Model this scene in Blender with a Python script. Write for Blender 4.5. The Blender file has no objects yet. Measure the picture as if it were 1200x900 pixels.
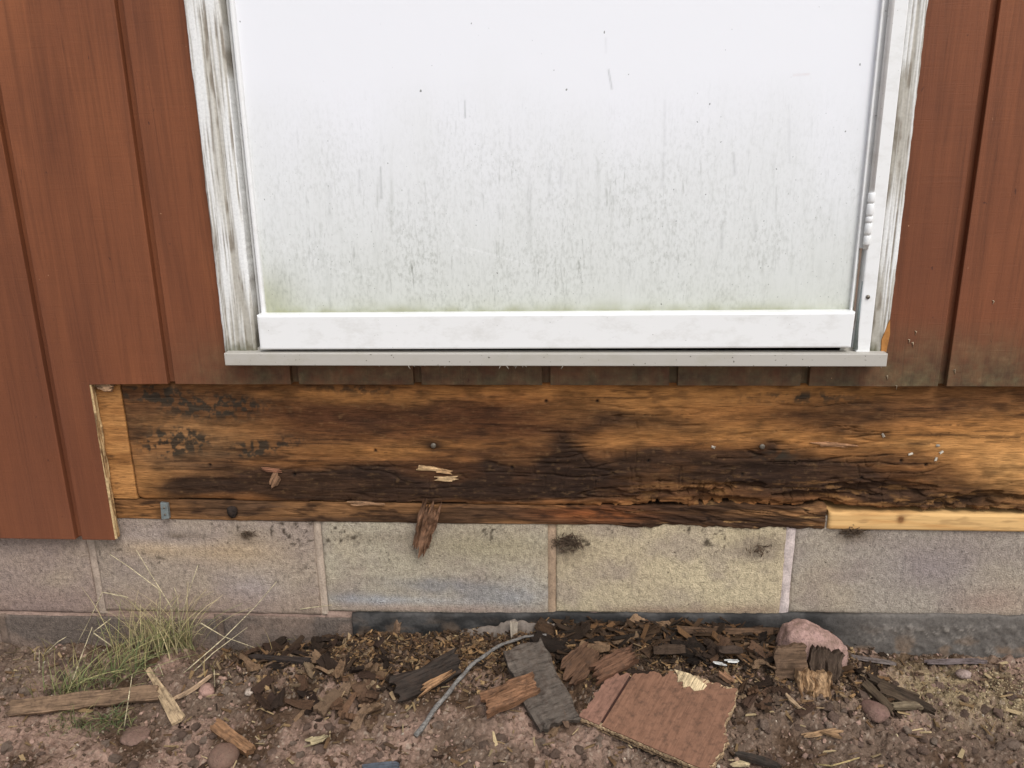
import bpy, bmesh, math, random
import numpy as np
from mathutils import Vector, Matrix, Euler, noise as mnoise

# ------------------------------------------------------------------ camera
F = 971.0
CX = np.array([1, .003, -.062]); CX /= np.linalg.norm(CX)
CD = np.array([.051959, 3.347, 1.0]); CD /= np.linalg.norm(CD)
CZ = -CD
CY = np.cross(CZ, CX); CY /= np.linalg.norm(CY)
D, H = 1.305, .873
sc = bpy.context.scene
col = sc.collection
cam = bpy.data.objects.new('camera', bpy.data.cameras.new('camera'))
col.objects.link(cam)
M3 = Matrix(((CX[0], -CX[1], -CX[2]), (CY[0], -CY[1], -CY[2]), (CZ[0], -CZ[1], -CZ[2])))
cam.matrix_world = Matrix.Translation((0, -D, H)) @ M3.to_4x4()
cam.data.sensor_width = 36
cam.data.lens = F / 1200 * 36
cam.data.clip_start = .02
cam.data.clip_end = 400
sc.camera = cam

# ------------------------------------------------------------------ light
SUN_EL, SUN_AZ = math.radians(52), math.radians(150)      # azimuth: clockwise from +y
world = bpy.data.worlds.new('World'); sc.world = world; world.use_nodes = True
wn = world.node_tree
sky = wn.nodes.new('ShaderNodeTexSky'); sky.sky_type = 'NISHITA'; sky.sun_disc = False
sky.sun_elevation = SUN_EL; sky.sun_rotation = SUN_AZ
sky.dust_density = 1.6; sky.air_density = 1.0; sky.ozone_density = 1.0
hs = wn.nodes.new('ShaderNodeHueSaturation'); hs.inputs['Saturation'].default_value = .42
wn.links.new(sky.outputs[0], hs.inputs['Color'])
wn.links.new(hs.outputs[0], wn.nodes['Background'].inputs[0])
wn.nodes['Background'].inputs[1].default_value = .15
sd = bpy.data.lights.new('sun', 'SUN'); sd.energy = 1.5; sd.angle = math.radians(28); sd.color = (1, .992, .975)
sun = bpy.data.objects.new('sun', sd); col.objects.link(sun)
sdir = Vector((math.sin(SUN_AZ) * math.cos(SUN_EL), math.cos(SUN_AZ) * math.cos(SUN_EL), math.sin(SUN_EL)))
sun.rotation_euler = sdir.to_track_quat('Z', 'Y').to_euler()
sun.location = (1, -3, 4)
sc.view_settings.view_transform = 'Standard'
sc.view_settings.look = 'None'
sc.view_settings.exposure = 0.5
sc.view_settings.gamma = 1.0

# ------------------------------------------------------------------ helpers
def ray(px, py):
    r = np.array([(px - 600) / F, (py - 450) / F, 1.0])
    return np.array([r @ CX, r @ CY, r @ CZ])
def at(px, py, y=0.0):
    r = ray(px, py); t = (D + y) / r[1]
    return np.array([0, -D, H]) + t * r
def atz(px, py, z):
    r = ray(px, py); t = (z - H) / r[2]
    return np.array([0, -D, H]) + t * r
def lin(r, g, b):
    c = np.array([r, g, b]) / 255.0
    return np.where(c <= .04045, c / 12.92, ((c + .055) / 1.055) ** 2.4)
def sm(a, b, x):
    t = np.clip((x - a) / (b - a), 0, 1); return t * t * (3 - 2 * t)
def _h(i, j, k, s):
    n = (i * 374761393 + j * 668265263 + k * 1274126177 + s * 974634777) & 0xffffffff
    n = ((n ^ (n >> 13)) * 1274126177) & 0xffffffff
    n = ((n ^ (n >> 16)) * 2246822519) & 0xffffffff
    return ((n ^ (n >> 15)) & 0xffffff) / float(0xffffff)
def vn(x, y, z=0.0, s=0):
    x = np.asarray(x, float); y = np.asarray(y, float) + 0 * x; z = np.asarray(z, float) + 0 * x; x = x + 0 * y
    i = np.floor(x).astype(np.int64); j = np.floor(y).astype(np.int64); k = np.floor(z).astype(np.int64)
    a = x - i; b = y - j; c = z - k
    a = a * a * (3 - 2 * a); b = b * b * (3 - 2 * b); c = c * c * (3 - 2 * c)
    r = 0
    for di in (0, 1):
        for dj in (0, 1):
            for dk in (0, 1):
                w = (a if di else 1 - a) * (b if dj else 1 - b) * (c if dk else 1 - c)
                r = r + w * _h(i + di, j + dj, k + dk, s)
    return r
def fbm(x, y, z=0.0, s=0, o=4):
    r = 0; t = 0; a = 1.0; f = 1.0
    for q in range(o):
        r = r + a * vn(np.asarray(x) * f + 17.3 * q, np.asarray(y) * f - 9.1 * q, np.asarray(z) * f, s + q); t += a; a *= .5; f *= 2.03
    return r / t                      # 0..1
def mix(a, b, w):
    w = np.asarray(w)[..., None]; return a * (1 - w) + b * w

def mesh_from(name, V, Fc, colr=None, smooth=False):
    me = bpy.data.meshes.new(name)
    V = np.asarray(V, np.float32).reshape(-1, 3)
    if isinstance(Fc, np.ndarray):
        n, k = Fc.shape
        me.vertices.add(len(V)); me.vertices.foreach_set('co', V.ravel())
        me.loops.add(n * k); me.loops.foreach_set('vertex_index', Fc.astype(np.int32).ravel())
        me.polygons.add(n); me.polygons.foreach_set('loop_start', np.arange(0, n * k, k, dtype=np.int32))
        me.update(calc_edges=True); me.validate()
    else:
        me.from_pydata(V.tolist(), [], Fc); me.update()
    if colr is not None:
        at_ = me.color_attributes.new('Col', 'FLOAT_COLOR', 'POINT')
        c4 = np.ones((len(V), 4), np.float32); c4[:, :3] = np.asarray(colr).reshape(-1, 3)
        at_.data.foreach_set('color', c4.ravel())
    me.polygons.foreach_set('use_smooth', [bool(smooth)] * len(me.polygons))
    return me
def link(name, me, mat, parent=None, loc=None, rot=None, color=None):
    o = bpy.data.objects.new(name, me); col.objects.link(o)
    if mat is not None and me is not None and not me.materials: me.materials.append(mat)
    if parent is not None: o.parent = parent
    if loc is not None: o.location = loc
    if rot is not None: o.rotation_euler = rot
    if color is not None: o.color = (*color, 1)
    return o
def tag(o, label=None, cat=None, group=None, kind=None):
    if label: o['label'] = label
    if cat: o['category'] = cat
    if group: o['group'] = group
    if kind: o['kind'] = kind
    return o
def empty(name, loc):
    o = bpy.data.objects.new(name, None); col.objects.link(o); o.location = [float(c) for c in loc]; o.empty_display_size = .05
    return o
def under(o, p):
    "parent o (built in world coordinates) to p"
    o.parent = p; o.matrix_parent_inverse = Matrix.Translation(p.location).inverted(); return o

def slab(name, xs, zs, yf, yb, colr, mat, parent=None, dx=None, dz=None):
    "board seen from -y: displaced front grid with sides going back to yb"
    nx, nz = len(xs), len(zs)
    X, Z = np.meshgrid(xs, zs)
    if dx is not None: X = X + dx
    if dz is not None: Z = Z + dz
    Y = yf + 0 * X
    V = np.stack([X, Y, Z], -1).reshape(-1, 3)
    C = (np.zeros((nz, nx, 3)) + colr).reshape(-1, 3)
    idx = np.arange(nx * nz).reshape(nz, nx)
    Q = np.stack([idx[:-1, :-1], idx[:-1, 1:], idx[1:, 1:], idx[1:, :-1]], -1).reshape(-1, 4)
    loop = np.concatenate([idx[0, :], idx[1:, -1], idx[-1, -2::-1], idx[-2:0:-1, 0]])
    B = V[loop].copy(); B[:, 1] = yb
    n0 = len(V); m = len(loop); k = np.arange(m); k2 = (k + 1) % m
    S = np.stack([loop, n0 + k, n0 + k2, loop[k2]], -1)
    V = np.vstack([V, B]); C = np.vstack([C, C[loop]])
    me = mesh_from(name, V, np.vstack([Q, S]), C, True)
    sm_ = np.ones(len(me.polygons), bool); sm_[len(Q):] = False
    me.polygons.foreach_set('use_smooth', sm_)
    o = link(name, me, mat)
    if parent is not None: under(o, parent)
    return o
def poly_slab(name, pts, y0, y1, mat, parent=None, bev=0.0):
    "polygon in x,z (ccw seen from -y) extruded from front y0 to back y1"
    bm = bmesh.new()
    f = [bm.verts.new((p[0], y0, p[1])) for p in pts]; b = [bm.verts.new((p[0], y1, p[1])) for p in pts]
    ff = bm.faces.new(f); bm.faces.new(b[::-1])
    n = len(pts)
    for i in range(n): bm.faces.new((f[i], b[i], b[(i + 1) % n], f[(i + 1) % n]))
    if bev: bmesh.ops.bevel(bm, geom=list(ff.edges), offset=bev, segments=2, affect='EDGES', profile=.5)
    bmesh.ops.recalc_face_normals(bm, faces=bm.faces)
    me = bpy.data.meshes.new(name); bm.to_mesh(me); bm.free()
    o = link(name, me, mat)
    if parent is not None: under(o, parent)
    return o
def rect(x0, x1, z0, z1): return [(x0, z0), (x1, z0), (x1, z1), (x0, z1)]
def tube(name, pts, rads, mat, n=7, color=None, parent=None, smooth=True, capped=True):
    pts = [Vector([float(c) for c in p]) for p in pts]; V = []; Fc = []
    up = Vector((.13, .31, .94))
    for i, p in enumerate(pts):
        t = (pts[min(i + 1, len(pts) - 1)] - pts[max(i - 1, 0)]).normalized()
        a = t.cross(up).normalized(); b = t.cross(a)
        for k in range(n):
            w = 2 * math.pi * k / n
            V.append(p + (a * math.cos(w) + b * math.sin(w)) * rads[i])
    for i in range(len(pts) - 1):
        for k in range(n):
            Fc.append((i * n + k, i * n + (k + 1) % n, (i + 1) * n + (k + 1) % n, (i + 1) * n + k))
    if capped:
        Fc.append(tuple(range(n))[::-1]); Fc.append(tuple((len(pts) - 1) * n + k for k in range(n)))
    me = mesh_from(name, [tuple(v) for v in V], Fc, None, smooth)
    bm = bmesh.new(); bm.from_mesh(me); bmesh.ops.recalc_face_normals(bm, faces=bm.faces); bm.to_mesh(me); bm.free()
    o = link(name, me, mat, color=color)
    if parent is not None: under(o, parent)
    return o

# ------------------------------------------------------------------ materials
def newmat(name, rough=.8, spec=.25):
    m = bpy.data.materials.new(name); m.use_nodes = True
    nt = m.node_tree; b = nt.nodes['Principled BSDF']
    b.inputs['Roughness'].default_value = rough; b.inputs['Specular IOR Level'].default_value = spec
    return m, nt, b
def N(nt, t, **kw):
    n = nt.nodes.new(t)
    for k, v in kw.items(): setattr(n, k, v)
    return n
def tex_noise(nt, vec, scale, detail=4, rough=.55, dist=0.0):
    n = N(nt, 'ShaderNodeTexNoise'); n.inputs['Scale'].default_value = scale; n.inputs['Detail'].default_value = detail
    n.inputs['Roughness'].default_value = rough; n.inputs['Distortion'].default_value = dist
    nt.links.new(vec, n.inputs['Vector']); return n.outputs['Fac']
def mapping(nt, vec, scale):
    n = N(nt, 'ShaderNodeMapping'); n.inputs['Scale'].default_value = scale
    nt.links.new(vec, n.inputs['Vector']); return n.outputs[0]
def ramp(nt, fac, stops):
    n = N(nt, 'ShaderNodeValToRGB'); e = n.color_ramp.elements
    while len(e) < len(stops): e.new(.5)
    for q, (p, c) in zip(e, stops):
        q.position = p
        c = (c, c, c) if np.isscalar(c) else c
        q.color = (*[float(v) for v in c], 1)
    nt.links.new(fac, n.inputs[0]); return n.outputs[0]
def mixc(nt, a, b, fac, mode='MIX'):
    n = N(nt, 'ShaderNodeMix'); n.data_type = 'RGBA'; n.blend_type = mode
    for s, v in ((n.inputs[6], a), (n.inputs[7], b), (n.inputs[0], fac)):
        if isinstance(v, bpy.types.NodeSocket): nt.links.new(v, s)
        elif np.isscalar(v): s.default_value = v
        else: s.default_value = (*[float(c) for c in v], 1)
    return n.outputs[2]
def math_(nt, op, a, b=0.0):
    n = N(nt, 'ShaderNodeMath', operation=op)
    for s, v in ((n.inputs[0], a), (n.inputs[1], b)):
        if isinstance(v, bpy.types.NodeSocket): nt.links.new(v, s)
        else: s.default_value = v
    return n.outputs[0]
def bump(nt, b, h, dist, strength=1.0):
    n = N(nt, 'ShaderNodeBump'); n.inputs['Distance'].default_value = dist; n.inputs['Strength'].default_value = strength
    nt.links.new(h, n.inputs['Height']); nt.links.new(n.outputs[0], b.inputs['Normal'])
def pos(nt): return N(nt, 'ShaderNodeNewGeometry').outputs['Position']
def objco(nt): return N(nt, 'ShaderNodeTexCoord').outputs['Object']
def vcol(nt): n = N(nt, 'ShaderNodeVertexColor', layer_name='Col'); return n.outputs[0]
def objcol(nt): return N(nt, 'ShaderNodeObjectInfo').outputs['Color']

def mat_siding():
    m, nt, b = newmat('siding_paint', .62, .3); P = pos(nt)
    big = tex_noise(nt, mapping(nt, P, (5, 5, 1.6)), 1.0, 4, .6, .6)
    c = ramp(nt, big, [(.25, lin(100, 56, 34)), (.5, lin(121, 70, 42)), (.75, lin(142, 85, 51))])
    inf = N(nt, 'ShaderNodeObjectInfo'); off = N(nt, 'ShaderNodeCombineXYZ'); nt.links.new(math_(nt, 'MULTIPLY', inf.outputs['Random'], 40.0), off.inputs[2])
    addv = N(nt, 'ShaderNodeVectorMath', operation='ADD'); nt.links.new(P, addv.inputs[0]); nt.links.new(off.outputs[0], addv.inputs[1]); PB = addv.outputs[0]
    grain = tex_noise(nt, mapping(nt, PB, (70, 70, 2.2)), 1.0, 6, .7, 1.6)
    c = mixc(nt, c, ramp(nt, grain, [(.3, .66), (.5, 1.0), (.72, 1.2)]), .8, 'MULTIPLY')
    saw = tex_noise(nt, mapping(nt, P, (14, 14, 300)), 1.0, 4, .65, 1.5)
    c = mixc(nt, c, ramp(nt, saw, [(.35, .84), (.55, 1.0), (.75, 1.1)]), .34, 'MULTIPLY')
    # worn, greyed purple lower down
    sep = N(nt, 'ShaderNodeSeparateXYZ'); nt.links.new(P, sep.inputs[0])
    low = N(nt, 'ShaderNodeMapRange'); low.inputs[1].default_value = .85; low.inputs[2].default_value = .22
    nt.links.new(sep.outputs[2], low.inputs[0])
    w = math_(nt, 'MULTIPLY', low.outputs[0], ramp(nt, tex_noise(nt, P, 6, 4), [(.3, .35), (.7, 1.0)]))
    c = mixc(nt, c, lin(104, 62, 44), math_(nt, 'MULTIPLY', w, .62))
    # green algae and splash dirt next to the cut under the door sill
    zz = N(nt, 'ShaderNodeMapRange'); zz.inputs[1].default_value = .60; zz.inputs[2].default_value = .50
    nt.links.new(sep.outputs[2], zz.inputs[0])
    xx = N(nt, 'ShaderNodeMapRange'); xx.inputs[1].default_value = -.68; xx.inputs[2].default_value = -.50
    nt.links.new(sep.outputs[0], xx.inputs[0])
    al = math_(nt, 'MULTIPLY', math_(nt, 'MULTIPLY', zz.outputs[0], xx.outputs[0]), ramp(nt, tex_noise(nt, P, 26, 5, .65), [(.25, .4), (.6, 1.0)]))
    c = mixc(nt, c, ramp(nt, tex_noise(nt, P, 60, 4), [(.35, lin(62, 54, 38)), (.6, lin(86, 80, 56)), (.8, lin(118, 104, 76))]), math_(nt, 'MULTIPLY', al, .85))
    # flecks of chipped paint and splinters
    sp = tex_noise(nt, mapping(nt, P, (120, 120, 75)), 1.0, 2, .5)
    c = mixc(nt, c, lin(176, 132, 100), ramp(nt, sp, [(.775, 0), (.80, 1)]))
    sp2 = tex_noise(nt, mapping(nt, P, (60, 60, 30)), 1.0, 3, .5, 1.0)
    c = mixc(nt, c, lin(62, 34, 26), math_(nt, 'MULTIPLY', ramp(nt, sp2, [(.72, 0), (.76, 1)]), .7))
    nt.links.new(c, b.inputs['Base Color'])
    bump(nt, b, math_(nt, 'ADD', math_(nt, 'MULTIPLY', grain, 1.0), math_(nt, 'MULTIPLY', saw, .35)), .0011)
    return m
def mat_vwood(name, rough=.85, grain=(4, 60, 110), amp=1.0, b_dist=.0012, spec=.15):
    "wood whose broad colouring is in the vertex colours; fine grain from noise along x"
    m, nt, b = newmat(name, rough, spec); P = pos(nt); c = vcol(nt)
    g = tex_noise(nt, mapping(nt, P, grain), 1.0, 6, .68, .8)
    g2 = tex_noise(nt, mapping(nt, P, (grain[0] * 5, grain[1] * 3, grain[2] * 4)), 1.0, 3, .6)
    c = mixc(nt, c, ramp(nt, g, [(.28, .42), (.45, .9), (.6, 1.12), (.8, 1.45)]), .8 * amp, 'MULTIPLY')
    c = mixc(nt, c, ramp(nt, g2, [(.3, .62), (.55, 1.05), (.8, 1.3)]), .6 * amp, 'MULTIPLY')
    g3 = tex_noise(nt, mapping(nt, P, (grain[0] * 2.5, 200, grain[2] * 7)), 1.0, 4, .7, .5)
    c = mixc(nt, c, ramp(nt, g3, [(.34, .35), (.46, .95), (.6, 1.1), (.75, 1.45)]), .7 * amp, 'MULTIPLY')
    sp = tex_noise(nt, P, 330, 2, .5)
    c = mixc(nt, c, lin(150, 135, 110), math_(nt, 'MULTIPLY', ramp(nt, sp, [(.74, 0), (.80, 1)]), .35 * amp))
    nt.links.new(c, b.inputs['Base Color'])
    bump(nt, b, math_(nt, 'ADD', g, math_(nt, 'ADD', math_(nt, 'MULTIPLY', g2, .6), math_(nt, 'MULTIPLY', g3, .5))), b_dist)
    return m
def mat_chip(name='weathered_wood', rough=.85, sat=.84, val=.9, amp=.95, bd=.0018, gr=(22, 330, 330), ba=.8):
    m, nt, b = newmat(name, rough, .12); O = objco(nt); c = objcol(nt)
    inf = N(nt, 'ShaderNodeObjectInfo')
    add = N(nt, 'ShaderNodeVectorMath', operation='ADD'); nt.links.new(O, add.inputs[0])
    cr = N(nt, 'ShaderNodeCombineXYZ'); nt.links.new(math_(nt, 'MULTIPLY', inf.outputs['Random'], 7.0), cr.inputs[0]); nt.links.new(cr.outputs[0], add.inputs[1])
    V = add.outputs[0]
    g = tex_noise(nt, mapping(nt, V, gr), 1.0, 5, .65, .6)
    big = tex_noise(nt, mapping(nt, V, (35, 60, 60)), 1.0, 4, .6, .4)
    c = mixc(nt, c, ramp(nt, g, [(.3, .22), (.47, .85), (.62, 1.15), (.8, 1.6)]), amp, 'MULTIPLY')
    c = mixc(nt, c, ramp(nt, big, [(.3, .5), (.5, 1.0), (.72, 1.25)]), ba, 'MULTIPLY')
    hsv = N(nt, 'ShaderNodeHueSaturation'); hsv.inputs['Saturation'].default_value = sat; hsv.inputs['Value'].default_value = val
    nt.links.new(c, hsv.inputs['Color']); c = hsv.outputs[0]
    dirt = tex_noise(nt, pos(nt), 90, 5, .7)
    c = mixc(nt, c, lin(66, 52, 43), math_(nt, 'MULTIPLY', ramp(nt, dirt, [(.48, 0), (.68, 1)]), .6))
    nt.links.new(c, b.inputs['Base Color'])
    bump(nt, b, math_(nt, 'ADD', g, big), bd)
    return m
def mat_vcol(name, rough=.9, nscale=300, amp=.6, b_dist=.0008, spec=.15, detail=4):
    m, nt, b = newmat(name, rough, spec); P = pos(nt); c = vcol(nt)
    g = tex_noise(nt, P, nscale, detail, .65)
    c = mixc(nt, c, ramp(nt, g, [(.28, .45), (.5, 1.0), (.75, 1.5)]), amp, 'MULTIPLY')
    nt.links.new(c, b.inputs['Base Color'])
    if b_dist: bump(nt, b, g, b_dist)
    return m
def mat_block():
    m, nt, b = newmat('concrete_block', .95, .1); P = pos(nt); c = vcol(nt)
    g = tex_noise(nt, P, 420, 3, .7)
    g2 = tex_noise(nt, mapping(nt, P, (130, 130, 90)), 1.0, 4, .65)
    c = mixc(nt, c, ramp(nt, g, [(.3, .5), (.5, 1.0), (.72, 1.35)]), .7, 'MULTIPLY')
    c = mixc(nt, c, ramp(nt, g2, [(.3, .62), (.5, 1.0), (.75, 1.3)]), .8, 'MULTIPLY')
    pit = tex_noise(nt, P, 210, 2, .5)
    c = mixc(nt, c, lin(62, 53, 46), math_(nt, 'MULTIPLY', ramp(nt, pit, [(.67, 0), (.75, 1)]), .7))
    nt.links.new(c, b.inputs['Base Color'])
    bump(nt, b, math_(nt, 'SUBTRACT', math_(nt, 'ADD', g, g2), ramp(nt, pit, [(.68, 0), (.78, 1)])), .0026)
    return m
def mat_door():
    m, nt, b = newmat('door_enamel', .42, .4); P = pos(nt); c = vcol(nt)
    st = tex_noise(nt, mapping(nt, P, (110, 110, 13)), 1.0, 6, .75, .6)
    sep = N(nt, 'ShaderNodeSeparateXYZ'); nt.links.new(P, sep.inputs[0])
    mz = N(nt, 'ShaderNodeMapRange'); mz.inputs[1].default_value = .96; mz.inputs[2].default_value = .70
    nt.links.new(sep.outputs[2], mz.inputs[0])
    c = mixc(nt, c, lin(150, 152, 142), math_(nt, 'MULTIPLY', math_(nt, 'MULTIPLY', ramp(nt, st, [(.52, 0), (.85, 1)]), mz.outputs[0]), .45))
    patch = ramp(nt, tex_noise(nt, mapping(nt, P, (9, 9, 7)), 1.0, 4, .6), [(.35, .15), (.65, 1)])
    mot = tex_noise(nt, mapping(nt, P, (230, 230, 120)), 1.0, 4, .7)
    c = mixc(nt, c, lin(128, 130, 116), math_(nt, 'MULTIPLY', math_(nt, 'MULTIPLY', ramp(nt, mot, [(.46, 0), (.72, 1)]), math_(nt, 'MULTIPLY', mz.outputs[0], patch)), .55))
    drip = tex_noise(nt, mapping(nt, P, (210, 210, 26)), 1.0, 3, .6, .4)
    c = mixc(nt, c, lin(104, 104, 92), math_(nt, 'MULTIPLY', math_(nt, 'MULTIPLY', ramp(nt, drip, [(.62, 0), (.74, 1)]), math_(nt, 'MULTIPLY', mz.outputs[0], patch)), .6))
    s1 = tex_noise(nt, mapping(nt, P, (170, 170, 120)), 1.0, 1, .4)
    c = mixc(nt, c, lin(70, 70, 62), math_(nt, 'MULTIPLY', ramp(nt, s1, [(.785, 0), (.81, 1)]), .75))
    s2 = tex_noise(nt, mapping(nt, P, (330, 330, 260)), 1.0, 1, .4)
    c = mixc(nt, c, lin(96, 98, 86), math_(nt, 'MULTIPLY', math_(nt, 'MULTIPLY', ramp(nt, s2, [(.73, 0), (.77, 1)]), mz.outputs[0]), .6))
    nt.links.new(c, b.inputs['Base Color'])
    bump(nt, b, tex_noise(nt, P, 40, 2), .0004, .5)
    return m
def mat_white(name='white_metal', c0=(226, 225, 222), dirt=.35, rough=.38):
    m, nt, b = newmat(name, rough, .45); P = pos(nt)
    g = tex_noise(nt, mapping(nt, P, (22, 22, 40)), 1.0, 5, .7)
    c = mixc(nt, lin(*c0), lin(166, 160, 146), math_(nt, 'MULTIPLY', ramp(nt, g, [(.5, 0), (.78, 1)]), dirt))
    s = tex_noise(nt, P, 260, 1, .4)
    c = mixc(nt, c, lin(95, 90, 78), math_(nt, 'MULTIPLY', ramp(nt, s, [(.75, 0), (.785, 1)]), dirt * 1.5))
    nt.links.new(c, b.inputs['Base Color']); return m
def mat_flat(name, c, rough=.8, spec=.2, metal=0.0, nscale=120, amp=.5):
    m, nt, b = newmat(name, rough, spec); b.inputs['Metallic'].default_value = metal
    g = tex_noise(nt, pos(nt), nscale, 5, .65)
    cc = mixc(nt, lin(*c), ramp(nt, g, [(.3, .5), (.5, 1), (.75, 1.4)]), amp, 'MULTIPLY')
    nt.links.new(cc, b.inputs['Base Color']); bump(nt, b, g, .0006); return m
def mat_stone():
    m, nt, b = newmat('stone', .88, .2); O = objco(nt); c = objcol(nt)
    g = tex_noise(nt, O, 190, 4, .7); sp = tex_noise(nt, O, 420, 2, .5)
    c = mixc(nt, c, ramp(nt, g, [(.3, .62), (.5, 1), (.75, 1.3)]), .8, 'MULTIPLY')
    c = mixc(nt, c, lin(78, 58, 54), math_(nt, 'MULTIPLY', ramp(nt, sp, [(.60, 0), (.70, 1)]), .6))
    dd = tex_noise(nt, pos(nt), 42, 7, .75)
    c = mixc(nt, c, lin(112, 91, 77), math_(nt, 'MULTIPLY', ramp(nt, dd, [(.42, 0), (.62, 1)]), .8))
    nt.links.new(c, b.inputs['Base Color']); bump(nt, b, math_(nt, 'ADD', g, sp), .0015); return m
def mat_blade():
    m, nt, b = newmat('grass_blade', .7, .2); nt.links.new(vcol(nt), b.inputs['Base Color'])
    return m

SIDING = mat_siding(); JOIST = mat_vwood('rotted_joist_wood', .85, (13, 60, 95), .85, .0014); SILLW = mat_vwood('sill_plate_wood', .88, (6, 70, 130), 1.0, .0018)
NEWWOOD = mat_vwood('new_lumber', .75, (3, 60, 80), .35, .0004)
CASING = mat_vcol('peeling_casing_paint', .7, 240, .25, .00008)
CHIP = mat_chip(); CROSS = mat_chip('cross_grained_wood', .85, .8, 1.0, 1.0, .003, (200, 26, 200)); FACE = mat_chip('painted_plywood', .7, 1.0, 1.1, .4, .0006, (22, 330, 330), .4); BLOCK = mat_block(); DOOR = mat_door(); WHITE = mat_white(); SILLMETAL = mat_white('sill_paint', (174, 168, 158), 1.0, .6)
STONE = mat_stone(); SOIL = mat_vcol('soil', .96, 260, .75, .0040, .05, 9); CRUMB = mat_vcol('crumbs', .92, 500, .5, .0004)
BLADE = mat_blade(); MORTAR = mat_vcol('mortar', .95, 300, .6, .0012)
TAR = mat_vcol('bitumen_coating', .75, 160, .6, .0012, .25)
STEEL = mat_flat('galvanised_steel', (140, 148, 146), .5, .5, .6, 150, .6)
DARK = mat_flat('dark_filler', (40, 30, 24)); RUST = mat_flat('nail_metal', (120, 112, 100), .5, .5, .7)
PLY = mat_vcol('plywood_edge', .85, 260, .6, .0008)
rng = np.random.default_rng(7); rnd = random.Random(11)

# ------------------------------------------------------------------ ground
def wallz(x): return np.interp(x, [-3, -1, -.6, -.42, -.2, .05, .3, .42, .55, .8, 3], [-.04, -.034, -.028, -.004, .018, .026, .026, .012, -.010, -.012, -.02])
def gbase(x, y):
    d = np.maximum(-y, 0)
    z = wallz(x) * np.exp(-(d / .22) ** 2) - .028 * sm(0, .35, d) - .004
    z = z + .016 * np.exp(-((x + .33) / .22) ** 2 - ((y + .10) / .06) ** 2) + .014 * np.exp(-((x - .12) / .3) ** 2 - ((y + .07) / .05) ** 2)
    z = z + .010 * np.exp(-((x - .62) / .25) ** 2 - ((y + .12) / .08) ** 2)
    return z
def ghi(x, y):
    z = gbase(x, y)
    z = z + .024 * (fbm(x * 9, y * 9, 0, 3, 3) - .5) + .020 * (fbm(x * 32, y * 32, 0, 5, 3) - .5)
    r = fbm(x * 75, y * 75, 0, 9, 3); z = z + .011 * (np.abs(r - .5) * 2) ** .8 - .003
    z = z + .005 * (fbm(x * 190, y * 190, 0, 21, 2) - .5)
    far = sm(1.2, 3.0, np.maximum(np.abs(x), -y))
    return z * (1 - far) + far * (-.035 + .03 * (fbm(x * .6, y * .6, 0, 2, 3) - .5))
def gz(x, y): return float(ghi(np.array([float(x)]), np.array([float(y)]))[0])
def gp(px, py, lift=0.0):
    "point of the ground seen at a photo pixel"
    z = 0.0
    for _ in range(10):
        p = atz(px, py, z + lift); y = min(p[1], -.004); z = gz(p[0], y) if _ > 7 else float(gbase(np.array([p[0]]), np.array([y]))[0])
    p[1] = min(p[1], -.004); p[2] = gz(p[0], p[1]) + lift
    return p
def soilcol(x, y):
    c = mix(lin(110, 92, 78) + 0 * x[..., None], lin(146, 120, 104), sm(.4, .65, fbm(x * 7, y * 7, 0, 31, 4)))
    c = mix(c, lin(82, 64, 50), sm(.5, .72, fbm(x * 12, y * 12, 0, 33, 4)))
    dark = np.exp(-((x - .02) / .42) ** 4 - ((y + .05) / .085) ** 2)
    c = mix(c, lin(72, 56, 41), np.clip(dark * 1.1, 0, 1) * (.5 + .5 * fbm(x * 25, y * 25, 0, 35, 3)))
    tan = np.exp(-((x - .70) / .2) ** 2 - ((y + .10) / .06) ** 2)
    c = mix(c, lin(160, 141, 108), np.clip(tan, 0, 1) * sm(.3, .6, fbm(x * 30, y * 30, 0, 37, 3)))
    ora = np.exp(-((x + .15) / .09) ** 2 - ((y + .07) / .035) ** 2)
    c = mix(c, lin(134, 104, 68), np.clip(ora, 0, 1) * .8)
    v = fbm(x * 160, y * 160, 0, 41, 3)
    c = c * (.62 + .76 * v)[..., None]
    c = mix(c, lin(164, 146, 128), sm(.70, .80, fbm(x * 240, y * 240, 0, 43, 2)) * .7)
    return c
def span(lo, hi, step, far):
    a = np.arange(lo, hi + step / 2, step); g = []; s = step; p = hi
    while p < far: s *= 1.28; p += s; g.append(p)
    h = []; s = step; p = lo
    while p > -far: s *= 1.28; p -= s; h.append(p)
    return np.array(h[::-1] + list(a) + g)
gx = span(-1.12, .98, .0026, 70)
gy = span(-.46, .03, .0026, 70); gy = gy[gy < 12]
GX, GY = np.meshgrid(gx, gy); GZ = ghi(GX, GY)
idx = np.arange(GX.size).reshape(GX.shape)
Q = np.stack([idx[:-1, :-1], idx[:-1, 1:], idx[1:, 1:], idx[1:, :-1]], -1).reshape(-1, 4)
gm = mesh_from('ground', np.stack([GX, GY, GZ], -1), Q, soilcol(GX, GY), True)
tag(link('ground', gm, SOIL), 'bare reddish brown soil in front of the foundation', None, None, 'structure')

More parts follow.
